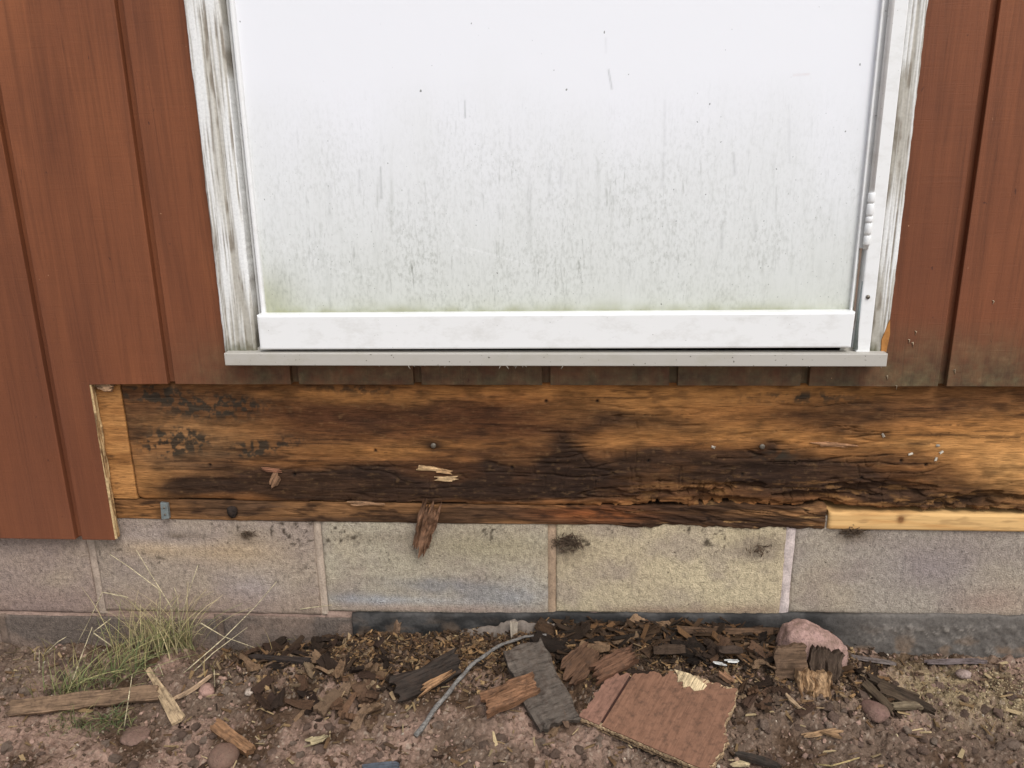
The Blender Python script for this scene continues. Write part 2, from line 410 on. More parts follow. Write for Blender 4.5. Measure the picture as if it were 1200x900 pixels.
# ------------------------------------------------------------------ foundation wall
fw = empty('foundation_wall', (0, .1, -.1))
tag(fw, 'concrete block foundation wall under the rotted wooden joist', 'foundation', None, 'thing')
JX = [-.862 - .407 * k for k in range(5, 0, -1)] + [at(111, 670)[0], at(376, 670)[0], at(647, 670)[0], at(923, 670)[0]]
JX += [JX[-1] + .41 * k for k in range(1, 6)]
def zbot(x): return .034 + .02 * np.clip(x + .95, 0, 1.65)
def blockcol(x, z, k):
    n1 = fbm(x * 7, z * 10, 0, 61, 4); n2 = fbm(x * 18, z * 22, 0, 63, 4)
    t = {0: (156, 137, 124), 1: (166, 149, 132), 2: (178, 166, 144), 3: (198, 181, 148), 4: (166, 154, 139)}.get(k, (158, 144, 131))
    c = lin(*t) + 0 * x[..., None]
    c = mix(c, lin(176, 158, 132), sm(.35, .75, n1) * .5)
    c = mix(c, lin(146, 130, 122), sm(.35, .8, n2) * .5)
    def blob(px, py, rx, ry): 
        p = at(px, py); return np.exp(-(((x - p[0]) / (rx * .00152)) ** 2 + ((z - p[2]) / (ry * .0017)) ** 2))
    wob = .5 + fbm(x * 30, z * 30, 0, 65, 3)
    if k == 1:
        c = mix(c, lin(184, 158, 124), np.clip(blob(270, 645, 60, 16) + blob(180, 640, 40, 12), 0, 1) * .7)
        c = mix(c, lin(168, 156, 154), np.clip(blob(200, 630, 60, 10) + blob(300, 690, 40, 22), 0, 1) * .5)
    if k == 2:
        c = mix(c, lin(130, 130, 134), np.clip((blob(505, 685, 60, 9) + blob(430, 702, 70, 9) + blob(590, 698, 60, 12)) * wob, 0, 1) * .6)
        c = mix(c, lin(186, 187, 190), np.clip((blob(470, 704, 80, 5) + blob(620, 690, 30, 20) * .5) * wob, 0, 1) * .4)
        c = mix(c, lin(160, 148, 116), np.clip(blob(560, 640, 80, 18), 0, 1) * .6)
        c = mix(c, lin(160, 134, 122), np.clip(blob(500, 714, 140, 6), 0, 1) * .6)
    if k == 3:
        c = mix(c, lin(150, 122, 100), np.clip(blob(870, 715, 60, 8) + blob(760, 716, 60, 6), 0, 1) * .6)
    if k == 4:
        c = mix(c, lin(146, 134, 132), np.clip(blob(1090, 665, 60, 25), 0, 1) * .6)
        c = mix(c, lin(168, 142, 124), np.clip(blob(1170, 705, 40, 18), 0, 1) * .6)
    c = mix(c, lin(104, 88, 70), np.clip((blob(668, 642, 22, 18) + blob(1000, 628, 20, 8) + blob(290, 628, 14, 6) + blob(890, 640, 30, 14) * .6 + blob(215, 628, 30, 5) + blob(440, 630, 40, 6) * .6) * wob, 0, 1) * .7)
    if k < 2: c = mix(c, lin(140, 114, 104), sm(.11, .05, z) * .4)
    if k in (1, 2, 3):      # mould spots below the sill
        c = mix(c, lin(58, 48, 38), sm(.60, .74, fbm(x * 130, z * 120, 0, 67, 4)) * sm(.05, .2, z) * sm(.42, .62, fbm(x * 16, z * 20, 0, 68, 3)) * .85)
    return c
mw = .007
for k in range(len(JX) - 1):
    x0, x1 = JX[k] + mw, JX[k + 1] - mw
    q = k - 4; z0 = float(zbot((x0 + x1) / 2)); vis = 0 <= q <= 5
    st = .003 if vis else .02
    xs = np.linspace(x0, x1, int((x1 - x0) / st)); zs = np.linspace(z0, .252, int((.252 - z0) / st))
    X, Z = np.meshgrid(xs, zs)
    ed = np.minimum(np.minimum(X - x0, x1 - X), np.minimum(Z - z0, .3 - Z))
    yf = .003 * np.exp(-np.maximum(ed, 0) / .003) - .0016 * (fbm(X * 60, Z * 60, 0, 71, 3) - .5) - .001 * fbm(X * 240, Z * 240, 0, 72, 2)
    slab('concrete_block', xs, zs, yf, .19, blockcol(X, Z, q), BLOCK, fw)
    # course below
    xs2 = np.linspace(x0 - .2, x1 - .2, int((x1 - x0) / (.005 if vis else .03))); zs2 = np.linspace(z0 - .2, z0 - .014, 40 if vis else 8)
    X, Z = np.meshgrid(xs2, zs2)
    cc = mix(lin(128, 110, 97) + 0 * X[..., None], lin(106, 94, 85), sm(.4, .6, fbm(X * 14, Z * 14, 0, 75, 4)))
    slab('concrete_block', xs2, zs2, .001 - .002 * (fbm(X * 60, Z * 60, 0, 77, 3) - .5), .19, cc, BLOCK, fw)
MC = {5: (164, 146, 130), 6: (172, 154, 136), 7: (160, 136, 112), 8: (196, 180, 172)}
for k, jx in enumerate(JX):
    zs = np.linspace(float(zbot(jx)) - .004, .252, 70); xs = np.linspace(jx - .0095, jx + .0095, 9)
    X, Z = np.meshgrid(xs, zs); c = lin(*MC.get(k, (146, 130, 116))) * (.75 + .5 * fbm(X * 90, Z * 60, k, 81, 3))[..., None]
    yf = (.0022 if k != 8 else .0002) + .0030 * ((X - jx) / .0095) ** 2 - .003 * (fbm(X * 80, Z * 50, k, 83, 3) - .5)
    slab('mortar_joint', xs, zs, yf, .05, c, MORTAR, fw)
for k in range(len(JX) - 1):
    xs = np.linspace(JX[k], JX[k + 1], 60); zc = float(zbot((JX[k] + JX[k + 1]) / 2)); zs = np.linspace(zc - .017, zc + .003, 9)
    X, Z = np.meshgrid(xs, zs); c = lin(150, 126, 112) * (.7 + .6 * fbm(X * 70, Z * 120, 0, 85, 3))[..., None]
    jl = JX[k] - .2
    xs3 = np.linspace(jl - .0095, jl + .0095, 6); zs3 = np.linspace(zc - .2, zc - .012, 20); X3, Z3 = np.meshgrid(xs3, zs3)
    slab('mortar_joint', xs3, zs3, .004 - .003 * fbm(X3 * 80, Z3 * 60, 0, 86, 3), .05, lin(108, 92, 80) * (.7 + .6 * fbm(X3 * 90, Z3 * 90, 0, 88, 3))[..., None], MORTAR, fw)
    slab('bed_joint', xs, zs, .0035 - .005 * (fbm(X * 50, Z * 130, 0, 87, 3) - .5), .05, c, MORTAR, fw)
# bitumen coating on the lower course, with trowel ridges at its right end
tx0 = at(413, 720)[0]
xs = np.linspace(tx0, 2.3, 900); zs = np.linspace(-.11, 0, 60)
X, Z0 = np.meshgrid(xs, zs)
top = zbot(xs) + .003 + .006 * (fbm(xs * 14, xs * 0, 0, 91, 4) - .5) + .003 * (fbm(xs * 90, xs * 0, 0, 92, 2) - .5)
Z = -.11 + (Z0 + .11) / .11 * (top[None, :] + .11)
rid = sm(.46, .62, X) * sm(.058, .044, Z)
wv = 1 - np.abs(fbm(X * 95 + 40 * Z, Z * 38, 0, 93, 3) - .5) * 4; wv = np.clip(wv, 0, 1)
yf = -.005 - .002 * fbm(X * 40, Z * 60, 0, 94, 3) - .0025 * wv * rid + .004 * np.exp(-(top[None, :] - Z) / .003)
c = mix(lin(44, 42, 40) + 0 * X[..., None], lin(70, 67, 64), sm(.4, .65, fbm(X * 25, Z * 60, 0, 95, 4)))
c = mix(c, lin(112, 104, 96), sm(.42, .56, X) * .6)
c = mix(c, lin(160, 150, 138), sm(.66, .98, wv) * rid * sm(.35, .6, fbm(X * 16, Z * 30, 0, 96, 3)) * .5)
c = mix(c, lin(118, 98, 80), sm(.5, .72, fbm(X * 30, Z * 50, 0, 98, 4)) * sm(.055, -.005, Z) * .8)
slab('bitumen_coating', xs, zs, yf, .02, c, TAR, fw, dz=Z - Z0)

# ------------------------------------------------------------------ wall siding
hw = empty('house_wall', (0, .05, .25))
tag(hw, 'red-brown painted grooved plywood siding wall around the white door', 'wall', None, 'thing')
SF, SB = -.024, -.008
GRV = [-.858, -.6495, -.4405, -.237, -.0276, .1753, .381, .5925]
GRV = [GRV[0] - .207 * k for k in range(9, 0, -1)] + GRV + [GRV[-1] + .207 * k for k in range(1, 10)]
XC0, XC1 = at(263, 412, SF)[0] + .002, at(1040, 412, SF)[0] - .002      # opening edges just behind the casing
ZS = .5155                                                          # siding top below the door sill
ZCUT = .4875; ZLOW = float(at(60, 632, SF)[2]); TOPZ = 2.5; DTOP = 2.09
XCUT = (at(104, 450, SF)[0] + at(134, 630, SF)[0]) / 2
XEND = 1.62
gw = .0066
def bottom(x): return ZLOW if x < XCUT or x > XEND else ZCUT
def board(x0, x1):
    cuts = sorted([c for c in (XCUT, XC0, XC1, XEND) if x0 < c < x1])
    es = [x0] + cuts + [x1]; lo = []; hi = []
    for a, b in zip(es[:-1], es[1:]):
        mid = (a + b) / 2; zb = bottom(mid); zt = ZS + .012 if XC0 < mid < XC1 else TOPZ
        lo += [(a, zb), (b, zb)]; hi += [(a, zt), (b, zt)]
    pts = lo + hi[::-1]
    out = []
    for p in pts:
        if not out or abs(out[-1][0] - p[0]) + abs(out[-1][1] - p[1]) > 1e-6: out.append(p)
    poly_slab('siding_board', out, SF, SB, SIDING, hw, .0010)
    if XC0 < (x0 + x1) / 2 < XC1 or x0 < XC0 < x1 or x0 < XC1 < x1:
        a, b = max(x0, XC0), min(x1, XC1)
        poly_slab('siding_board', rect(a, b, DTOP, TOPZ), SF, SB, SIDING, hw, .0010)
es = [GRV[0] - .2] + GRV + [GRV[-1] + .2]
for a, b in zip(es[:-1], es[1:]): board(a + gw, b - gw)
for g in GRV:
    zb = bottom(g); ind = XC0 < g < XC1
    poly_slab('groove', rect(g - gw - .004, g + gw + .004, zb + .0015, ZS + .011 if ind else TOPZ - .002), SF + .0115, SB + .0008, SIDING, hw)
poly_slab('light_stop', rect(es[0], XC0 - .01, .53, TOPZ), .012, .10, DARK, hw)  # dark boxes added behind siding and joist to stop light coming through
poly_slab('light_stop', rect(XC1 + .01, es[-1], .53, TOPZ), .012, .10, DARK, hw)
poly_slab('light_stop', rect(XC0 - .01, XC1 + .01, DTOP, TOPZ), .012, .10, DARK, hw)
poly_slab('light_stop', rect(es[0], es[-1], .262, .53), .05, .10, DARK, hw)
# torn pale plywood edge at the saw cut
zs = np.linspace(ZLOW + .002, ZCUT - .002, 130); ys = np.linspace(0, 1, 9)
Zg, Yg = np.meshgrid(zs, ys, indexing='ij')
rag = .0035 * fbm(Zg * 22, Yg * 7, 0, 101, 3) + .0025 * sm(.55, .7, vn(Zg * 30, Yg * 6, 0, 103))
yy = SF + .0012 + Yg * (SB - SF - .003)
V = np.stack([XCUT - .001 + rag + 0 * Zg, yy, Zg], -1)
lay = (np.floor(Yg * 5) % 2)
c = mix(lin(192, 164, 120) + 0 * Zg[..., None], lin(142, 106, 68), lay * .8); c = c * (.7 + .6 * fbm(Zg * 30, Yg * 14, 0, 105, 4))[..., None]
c = mix(c, lin(90, 62, 40), sm(.6, .7, fbm(Zg * 40, Yg * 4, 0, 107, 3)) * .7)
i2 = np.arange(Zg.size).reshape(Zg.shape)
Q = np.stack([i2[:-1, :-1], i2[:-1, 1:], i2[1:, 1:], i2[1:, :-1]], -1).reshape(-1, 4)
bk = V.reshape(-1, 3).copy(); bk[:, 0] = XCUT - .004
lp = np.concatenate([i2[0, :], i2[1:, -1], i2[-1, -2::-1], i2[-2:0:-1, 0]]); k = np.arange(len(lp)); k2 = (k + 1) % len(lp); n0 = Zg.size
S = np.stack([lp[k2], n0 + k2, n0 + k, lp], -1)
me = mesh_from('plywood_edge', np.vstack([V.reshape(-1, 3), bk[lp]]), np.vstack([Q[:, ::-1], S]), np.vstack([c.reshape(-1, 3), c.reshape(-1, 3)[lp]]))
under(tag(link('plywood_edge', me, PLY), 'pale splintered saw-cut edge of the siding'), hw)

# ------------------------------------------------------------------ rim joist and sill plates
def jblob(x, z, px, py, rx, ry, y=-.005):
    p = at(px, py, y); return np.exp(-(((x - p[0]) / (rx * .00142)) ** 2 + ((z - p[2]) / (ry * .0015)) ** 2))
def joistcol(X, Z):
    wx = X + .05 * (fbm(X * 6, Z * 26, 0, 111, 3) - .5); wz = Z + .035 * (fbm(X * 7, Z * 22, 0, 113, 4) - .5)
    B = lambda px, py, rx, ry: jblob(wx, wz, px, py, rx, ry)
    n = fbm(X * 5, Z * 34, 0, 115, 4)
    c = mix(lin(132, 88, 50) + 0 * X[..., None], lin(94, 61, 37), sm(.38, .64, n))
    c = mix(c, lin(164, 108, 60), sm(.50, .76, fbm(X * 4 + 9, Z * 30, 0, 117, 4)) * .7)
    # brighter wood
    br = B(250, 500, 90, 22) * .6 + B(175, 560, 40, 26) * .9 + B(430, 462, 120, 8) * .7 + B(900, 458, 160, 7) * 1.0 + B(620, 458, 100, 6) * .6 + B(700, 480, 60, 16) * .5 + B(720, 518, 50, 12) * .6 + B(850, 470, 120, 12) * .8 + B(860, 505, 110, 16) * .8 + B(1040, 512, 150, 26) * .75 + B(1180, 530, 70, 44) + B(470, 525, 80, 10) * .6 + B(640, 515, 50, 10) * .4 + B(760, 480, 40, 30) * .6
    c = mix(c, lin(184, 128, 72), np.clip(br, 0, 1) * .75)
    c = mix(c, lin(214, 160, 98), np.clip(B(1185, 545, 45, 26) + B(1100, 520, 50, 10) * .5, 0, 1) * .7)
    c = mix(c, lin(112, 90, 66), np.clip(B(230, 520, 90, 40), 0, 1) * .5)
    # red-brown mid stains
    rd = B(380, 495, 110, 16) + B(590, 495, 120, 18) + B(300, 480, 120, 9) * .7 + B(640, 530, 80, 16) * .5 + B(950, 490, 90, 12) * .5
    c = mix(c, lin(76, 46, 28), np.clip(rd, 0, 1) * .75)
    # dark rot
    dk = B(370, 566, 120, 20) * .9 + B(230, 488, 70, 7) * .6 + B(330, 566, 115, 18) * 1.25 + B(230, 572, 60, 14) + B(440, 560, 60, 22) + B(470, 578, 140, 12) + B(575, 552, 26, 20) + B(650, 560, 34, 30) * 1.1 + B(610, 579, 120, 12) + B(735, 492, 55, 16) * 1.1 + B(655, 520, 22, 26) * .8 + B(1000, 500, 60, 12) * .5 + B(820, 500, 40, 8) * .4 + B(700, 550, 90, 20) * .8 + B(780, 535, 50, 12) * .7 + B(880, 560, 125, 17) * 1.15 + B(1000, 573, 140, 17) * 1.2 + B(860, 538, 60, 10) + B(1100, 588, 120, 10) * 1.0 + B(895, 523, 14, 10) + B(950, 545, 80, 12) + B(440, 495, 40, 9) * .5 + B(1010, 482, 80, 8) * .6 + B(280, 468, 40, 7) * .5
    c = mix(c, lin(44, 32, 25), np.clip(dk * (.45 + .9 * fbm(X * 16, Z * 40, 0, 123, 4)), 0, 1) * .9)
    c = c * (.52 + .9 * fbm(X * 40, Z * 120, 0, 118, 5))[..., None]
    c = mix(c, lin(40, 27, 19), sm(.5, .8, fbm(X * 26, Z * 60, 0, 120, 5)) * .5)
    c = mix(c, lin(150, 116, 76), sm(.6, .85, fbm(X * 120, Z * 260, 0, 124, 4)) * .2)
    # greyish mould crust
    mo = 1.7 * (B(178, 460, 34, 11) + B(245, 478, 46, 12) + B(300, 522, 26, 8) + B(195, 520, 34, 12) + B(215, 512, 30, 8) + B(265, 472, 40, 9) * .8 + B(330, 520, 30, 8) * .8 + B(905, 535, 20, 8) * .7 + B(940, 470, 60, 7) * .6 + B(420, 455, 60, 6) * .5)
    mo = np.clip(mo, 0, 1) * sm(.42, .58, fbm(X * 130, Z * 130, 0, 119, 4))
    c = mix(c, lin(52, 46, 37), np.clip(mo, 0, 1) * .9)
    # dark thin checks along the grain
    ck = sm(.62, .72, fbm(X * 10, Z * 260, 0, 121, 3)) * sm(.44, .60, fbm(X * 9, Z * 20, 0, 122, 3))
    c = mix(c, lin(44, 28, 18), ck * .6)
    return c, dk
def joist(name, x0, x1, ztop, zb0, zb1, parent, left=False):
    st = .0015
    xs = np.linspace(x0, min(x1, .98), max(4, int((min(x1, .98) - x0) / st)))
    if x1 > .98: xs = np.concatenate([xs, np.linspace(.98, x1, 60)[1:]])
    if left: xs = np.linspace(x0, x1, 300)
    nt_ = 140; t = np.linspace(0, 1, nt_)
    X, T = np.meshgrid(xs, t); zb = zb0 + (zb1 - zb0) * (X - x0) / (x1 - x0)
    fray = 0 if left else (1 - .75 * sm(XSP - .02, XSP + .02, X)) * sm(.0, .3, X) * (.013 * sm(.42, .7, fbm(X * 11, X * 0, 0, 191, 4)) + .006 * sm(.5, .6, vn(X * 150, X * 0, 0, 193))) + .003 * sm(.5, .7, fbm(X * 40, X * 0, 0, 195, 3))
    zb = zb + fray
    Z = zb + T * (ztop - zb)
    if left:
        c = mix(lin(178, 126, 74) + 0 * X[..., None], lin(144, 97, 54), sm(.35, .7, fbm(X * 8, Z * 60, 0, 131, 5)))
        c = mix(c, lin(70, 48, 32), sm(.62, .8, fbm(X * 60, Z * 330, 0, 133, 4)) * .6); dk = 0 * X
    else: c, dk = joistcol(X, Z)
    dk = np.clip(dk, 0, 1)
    wood = fbm(X * 9, Z * 150, 0, 135, 5)
    yf = -.006 - .0016 * (wood - .5) + .004 * dk * (fbm(X * 22, Z * 120, 0, 137, 5) - .5)
    if not left:
        # long checks along the grain and cross cracks that break the rotten wood into cubes
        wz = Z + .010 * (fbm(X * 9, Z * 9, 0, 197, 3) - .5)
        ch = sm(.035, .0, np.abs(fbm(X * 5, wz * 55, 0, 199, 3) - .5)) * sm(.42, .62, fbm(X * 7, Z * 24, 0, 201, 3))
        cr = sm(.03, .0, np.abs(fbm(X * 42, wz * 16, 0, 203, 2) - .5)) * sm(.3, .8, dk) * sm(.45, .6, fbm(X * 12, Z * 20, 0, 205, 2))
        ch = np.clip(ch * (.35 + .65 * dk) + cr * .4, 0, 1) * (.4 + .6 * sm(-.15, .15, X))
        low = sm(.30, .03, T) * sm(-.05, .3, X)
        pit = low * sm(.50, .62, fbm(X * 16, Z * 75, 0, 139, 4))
        yf = yf + .0055 * ch + .014 * pit + .004 * low * (fbm(X * 50, Z * 190, 0, 207, 3) - .3)
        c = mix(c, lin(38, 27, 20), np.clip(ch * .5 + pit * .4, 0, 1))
        c = mix(c, lin(150, 108, 64), low * sm(.58, .7, fbm(X * 34, Z * 260, 0, 209, 3)) * .6)
        for (hx_, hy_) in ((440, 528), (700, 470), (760, 540), (1056, 540), (1085, 545), (870, 556), (246, 545), (345, 556), (600, 548), (1010, 560), (640, 470)):
            hole = jblob(X, Z, hx_, hy_, 1.8, 1.8); yf = yf + .004 * np.clip(hole, 0, 1); c = mix(c, lin(24, 18, 14), np.clip(hole * 1.2, 0, 1))
        kn = jblob(X, Z, 895, 524, 15, 9); c = mix(c, lin(54, 34, 22), np.clip(kn, 0, 1) * .75); c = mix(c, lin(34, 24, 18), np.clip(jblob(X, Z, 508, 522, 13, 6) * 1.2, 0, 1) * .85)
    r = .0025 if not left else .001
    yf = yf + r * np.exp(-np.minimum((X - x0), (x1 - X)) / .002) + r * np.exp(-T / .015)
    yf = np.minimum(yf, .02)
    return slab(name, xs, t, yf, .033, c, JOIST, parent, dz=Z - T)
XJ = at(149, 500, -.005)[0]; XSP = at(968, 610, -.006)[0]
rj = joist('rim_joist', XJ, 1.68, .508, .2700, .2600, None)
tag(rj, 'rotted water-stained rim joist board exposed under the door', 'joist')
lj = joist('rim_joist', -1.5, XJ - .0015, .508, .2705, .2702, None, True)
tag(lj, 'clean orange wood joist end beside the siding cut edge', 'joist')
XS = at(968, 610, -.006)[0]
def zjb(x): return .2700 - .0100 * np.clip((x - XJ) / (1.68 - XJ), 0, 1)
xs = np.concatenate([np.linspace(-1.5, -.85, 80)[:-1], np.linspace(-.85, XS, 1100)]); t = np.linspace(0, 1, 34); X, T = np.meshgrid(xs, t)
rot = sm(-.02, .22, X)
zt = zjb(X) - .001 + .010 * sm(.0, .3, X) - .006 * rot * fbm(X * 25, X * 0, 0, 141, 3); zb = .229 + .004 * (fbm(X * 14, X * 0, 0, 143, 4) - .3) + .016 * rot * (fbm(X * 16, X * 0, 0, 144, 4) - .56) + .005 * rot * (fbm(X * 120, X * 0, 0, 146, 2) - .5)
Z = zb + T * (zt - zb)
n = fbm(X * 7, Z * 90, 0, 145, 4)
c = mix(lin(132, 94, 60) + 0 * X[..., None], lin(86, 62, 43), sm(.35, .62, n))
c = mix(c, lin(150, 84, 44), jblob(X, Z, 700, 603, 70, 10) * .7); c = mix(c, lin(164, 112, 64), jblob(X, Z, 160, 598, 60, 20) * .6)
c = mix(c, lin(46, 31, 22), np.clip(rot * sm(.3, .6, fbm(X * 9, Z * 70, 0, 147, 4)) + jblob(X, Z, 480, 606, 60, 12) * .5 + sm(.5, .8, fbm(X * 34, Z * 110, 0, 148, 5)), 0, 1) * .8)
c = c * (.6 + .8 * fbm(X * 60, Z * 200, 0, 150, 4))[..., None]
c = mix(c, lin(176, 136, 88), rot * sm(.68, .76, fbm(X * 24, Z * 200, 0, 149, 3)) * .6)
yf = -.003 - .004 * (fbm(X * 10, Z * 110, 0, 151, 4) - .5) + rot * .010 * (fbm(X * 12, Z * 160 + X * 30, 0, 153, 4) - .6) + .003 * np.exp(-T / .06) + .0025 * np.exp(-(1 - T) / .06)
gap_ = sm(.03, .0, np.abs(fbm(X * 6, Z * 70 + X * 9, 0, 155, 3) - .5)) * (.25 + .75 * rot); yf = np.minimum(yf + .006 * gap_, -.0022); c = mix(c, lin(30, 21, 16), gap_ * .7)
sp = slab('sill_plate', xs, t, yf, .12, c, SILLW, None, dz=Z - T)
tag(sp, 'old dark cracked sill plate strip lying on the blocks below the joist', 'sill plate')
xs = np.linspace(XS + .004, 1.68, 420); t = np.linspace(0, 1, 22); X, T = np.meshgrid(xs, t)
zt = zjb(X) - .0035; zb = .229 + 0 * X; Z = zb + T * (zt - zb)
c = mix(lin(214, 172, 114) + 0 * X[..., None], lin(196, 148, 92), sm(.4, .65, fbm(X * 6, Z * 80, 0, 161, 4)))
c = mix(c, lin(120, 78, 44), np.clip(jblob(X, Z, 1055, 608, 4, 4.5) * 1.6, 0, 1) * .95)
c = mix(c, lin(150, 116, 76), np.clip(sm(.6, .8, fbm(X * 30, Z * 160, 0, 163, 4)) * .5, 0, 1))
rr = .004; ed = np.minimum(T, 1 - T) * .034
yf = -.007 + rr * np.exp(-ed / .002) + rr * np.exp(-(X - xs[0]) / .002) - .0006 * fbm(X * 5, Z * 90, 0, 165, 3)
ns = slab('sill_plate', xs, t, yf, .12, c, NEWWOOD, None, dz=Z - T)
tag(ns, 'fresh pale yellow lumber sill plate with a dark knot beside the rotten one', 'sill plate')

# ------------------------------------------------------------------ door frame and storm door
CF = -.046
def xa(px, py, y=CF): return float(at(px, py, y)[0])
LX0, LX1 = xa(262, 405), xa(300, 405)
RX1 = xa(1041, 405); RX0 = xa(1020, 405)
ZT = float(at(600, 414, -.05)[2])
df = empty('door_casing', (0, -.02, .55))
tag(df, 'weathered door frame with peeling white painted wood casing', 'door frame', None, 'thing')
def casing(name, x0, x1, z0, z1, horiz=False, seed=0, bare=.0):
    st = .002
    zc = min(z1, 1.25)
    zs = np.concatenate([np.linspace(z0, zc, max(2, int((zc - z0) / st))), np.linspace(zc, z1, 40)[1:]]) if not horiz else np.linspace(z0, z1, 24)
    xs = np.linspace(x0, x1, max(8, int((x1 - x0) / (.0012 if not horiz else .01))))
    X, Z = np.meshgrid(xs, zs)
    A, B_ = (X, Z) if not horiz else (Z, X)
    u = (X - x0) / (x1 - x0) if not horiz else (Z - z0) / (z1 - z0)
    st1 = fbm(A * 460, B_ * 7, seed, 171, 4); st2 = fbm(A * 60, B_ * 7, seed, 173, 4); st3 = fbm(A * 160, B_ * 40, seed, 175, 3)
    peel = sm(.50, .64, st1 * .68 + st2 * .32 + bare * .12 + .05 * np.exp(-np.minimum(u, 1 - u) / .12) + .10 * np.exp(-(Z - z0) / .05))
    c = mix(lin(222, 221, 217) + 0 * X[..., None], lin(198, 194, 184), sm(.4, .7, st2))
    wood = mix(lin(172, 166, 154) + 0 * X[..., None], lin(128, 118, 104), sm(.4, .66, st3))
    c = mix(c, wood, peel * .92)
    low = np.exp(-(Z - z0) / .02) * (0 if horiz else 1)
    c = mix(c, lin(76, 76, 50), np.clip(low * 1.3 * fbm(X * 70, Z * 70, seed, 177, 3), 0, 1))
    yf = CF + .0011 * peel + .0012 * (st1 - .5) * peel
    e = np.minimum(u, 1 - u) * ((x1 - x0) if not horiz else (z1 - z0))
    yf = yf + .003 * np.exp(-e / .0018)
    dx = None
    if not horiz:
        dx = (.0016 * (fbm(Z * 70, Z * 0, seed, 179, 3) - .5)) * (np.abs(u - .5) * 2) ** 6
    return slab(name, xs, zs, yf, -.006 if not horiz else -.006, c, CASING, df, dx=dx)
casing('casing', LX0, LX1, ZT, 2.02, False, 1)
casing('casing', RX0, RX1, ZT, 2.02, False, 5, .6)
casing('head_casing', LX0, RX1, 2.0205, DTOP + .01, True, 9)
# brick-red chips of bare wood at the foot of the right casing
o = poly_slab('bare_wood_patch', [(RX1 - .010, ZT + .002), (RX1 - .002, ZT + .001), (RX1 + .0005, ZT + .03), (RX1 - .002, ZT + .052), (RX1 - .006, ZT + .04), (RX1 - .011, ZT + .02)], CF - .0006, CF + .004, mat_flat('bare_wood', (164, 112, 60)), df, .0004)
# white metal hinge-side rail with knuckles and a screw
FX0, FX1 = xa(1002, 405, -.049), xa(1020, 405, -.049)
poly_slab('frame_rail', [(FX0 + .002, ZT + .001), (FX1, ZT + .001), (FX1, 2.018), (FX0 + .002, 2.018)], -.050, -.030, WHITE, df, .002)
poly_slab('frame_rail', rect(LX1 + .0008, LX1 + .004, ZT + .001, 2.018), -.022, -.012, WHITE, df)
s = at(1017, 348, -.05)
tube('screw', [(s[0], -.0495, s[2]), (s[0], -.0522, s[2])], [.0034, .0028], RUST, 10, parent=df)
# door sill
ds = empty('door_sill', (0, -.03, .52)); tag(ds, 'narrow off-white door sill lip under the storm door', 'door sill', None, 'thing')
SX0, SX1 = xa(263, 421, -.063), xa(1040, 421, -.063)
zt_, zb_ = float(at(600, 414.5, -.063)[2]), float(at(600, 429, -.063)[2])
xs = np.linspace(SX0, SX1, 300); zs = np.linspace(zb_, zt_, 8); X, Z = np.meshgrid(xs, zs)
sl = poly_slab('lip', [(SX0, zb_), (SX1, zb_), (SX1, zt_), (SX0, zt_)], -.063, -.006, SILLMETAL, ds, .0012)
poly_slab('sill_board', rect(SX0 + .004, SX1 - .004, zt_ - .004, zt_ + .004), -.040, .10, SILLMETAL, ds)
# storm door
sdr = empty('storm_door', (0, -.03, .55)); tag(sdr, 'white storm door with grimy mildew-streaked lower panel', 'door', None, 'thing')
PX0, PX1 = xa(312, 362, -.036), xa(997, 362, -.036)
DL, DR = xa(304.5, 362, -.045), xa(1003, 340, -.045)
KZ1, KZ0 = float(at(600, 368, -.056)[2]), float(at(600, 409.5, -.056)[2])
xs = np.linspace(PX0 - .004, PX1 + .004, 480); zs = np.concatenate([np.linspace(KZ1 - .02, 1.12, 280), np.linspace(1.12, 2.0, 30)[1:]])
X, Z = np.meshgrid(xs, zs)
c = lin(229, 229, 231) + 0 * X[..., None]
wob = fbm(X * 10, Z * 4, 0, 181, 4)
gr = sm(.97, .72, Z + .18 * (wob - .5))
c = mix(c, lin(212, 213, 208), gr * .7)
c = mix(c, lin(196, 198, 186), sm(.80, .62, Z + .1 * (fbm(X * 22, Z * 5, 0, 183, 4) - .5)) * .45)
bot = np.exp(-(Z - KZ1) / .014)
c = mix(c, lin(132, 132, 92), np.clip(bot * (.4 + 1.1 * fbm(X * 40, Z * 60, 0, 185, 3)), 0, 1) * .75)
c = mix(c, lin(150, 152, 108), np.clip(np.exp(-((X - PX0) / .05) ** 2 - ((Z - KZ1 - .02) / .04) ** 2), 0, 1) * .5)
def streak(px0, py0, px1, py1, w, k, colr):
    global c
    a, b = at(px0, py0, -.036), at(px1, py1, -.036)
    L2 = (b[0] - a[0]) ** 2 + (b[2] - a[2]) ** 2
    t = np.clip(((X - a[0]) * (b[0] - a[0]) + (Z - a[2]) * (b[2] - a[2])) / L2, 0, 1)
    d2 = (X - a[0] - t * (b[0] - a[0])) ** 2 + (Z - a[2] - t * (b[2] - a[2])) ** 2
    c = mix(c, colr, np.exp(-d2 / (w * w * .45)) * k * .62 * (.35 + .9 * fbm(X * 260, Z * 90, 0, 187, 2)))
GY_ = lin(96, 96, 92)
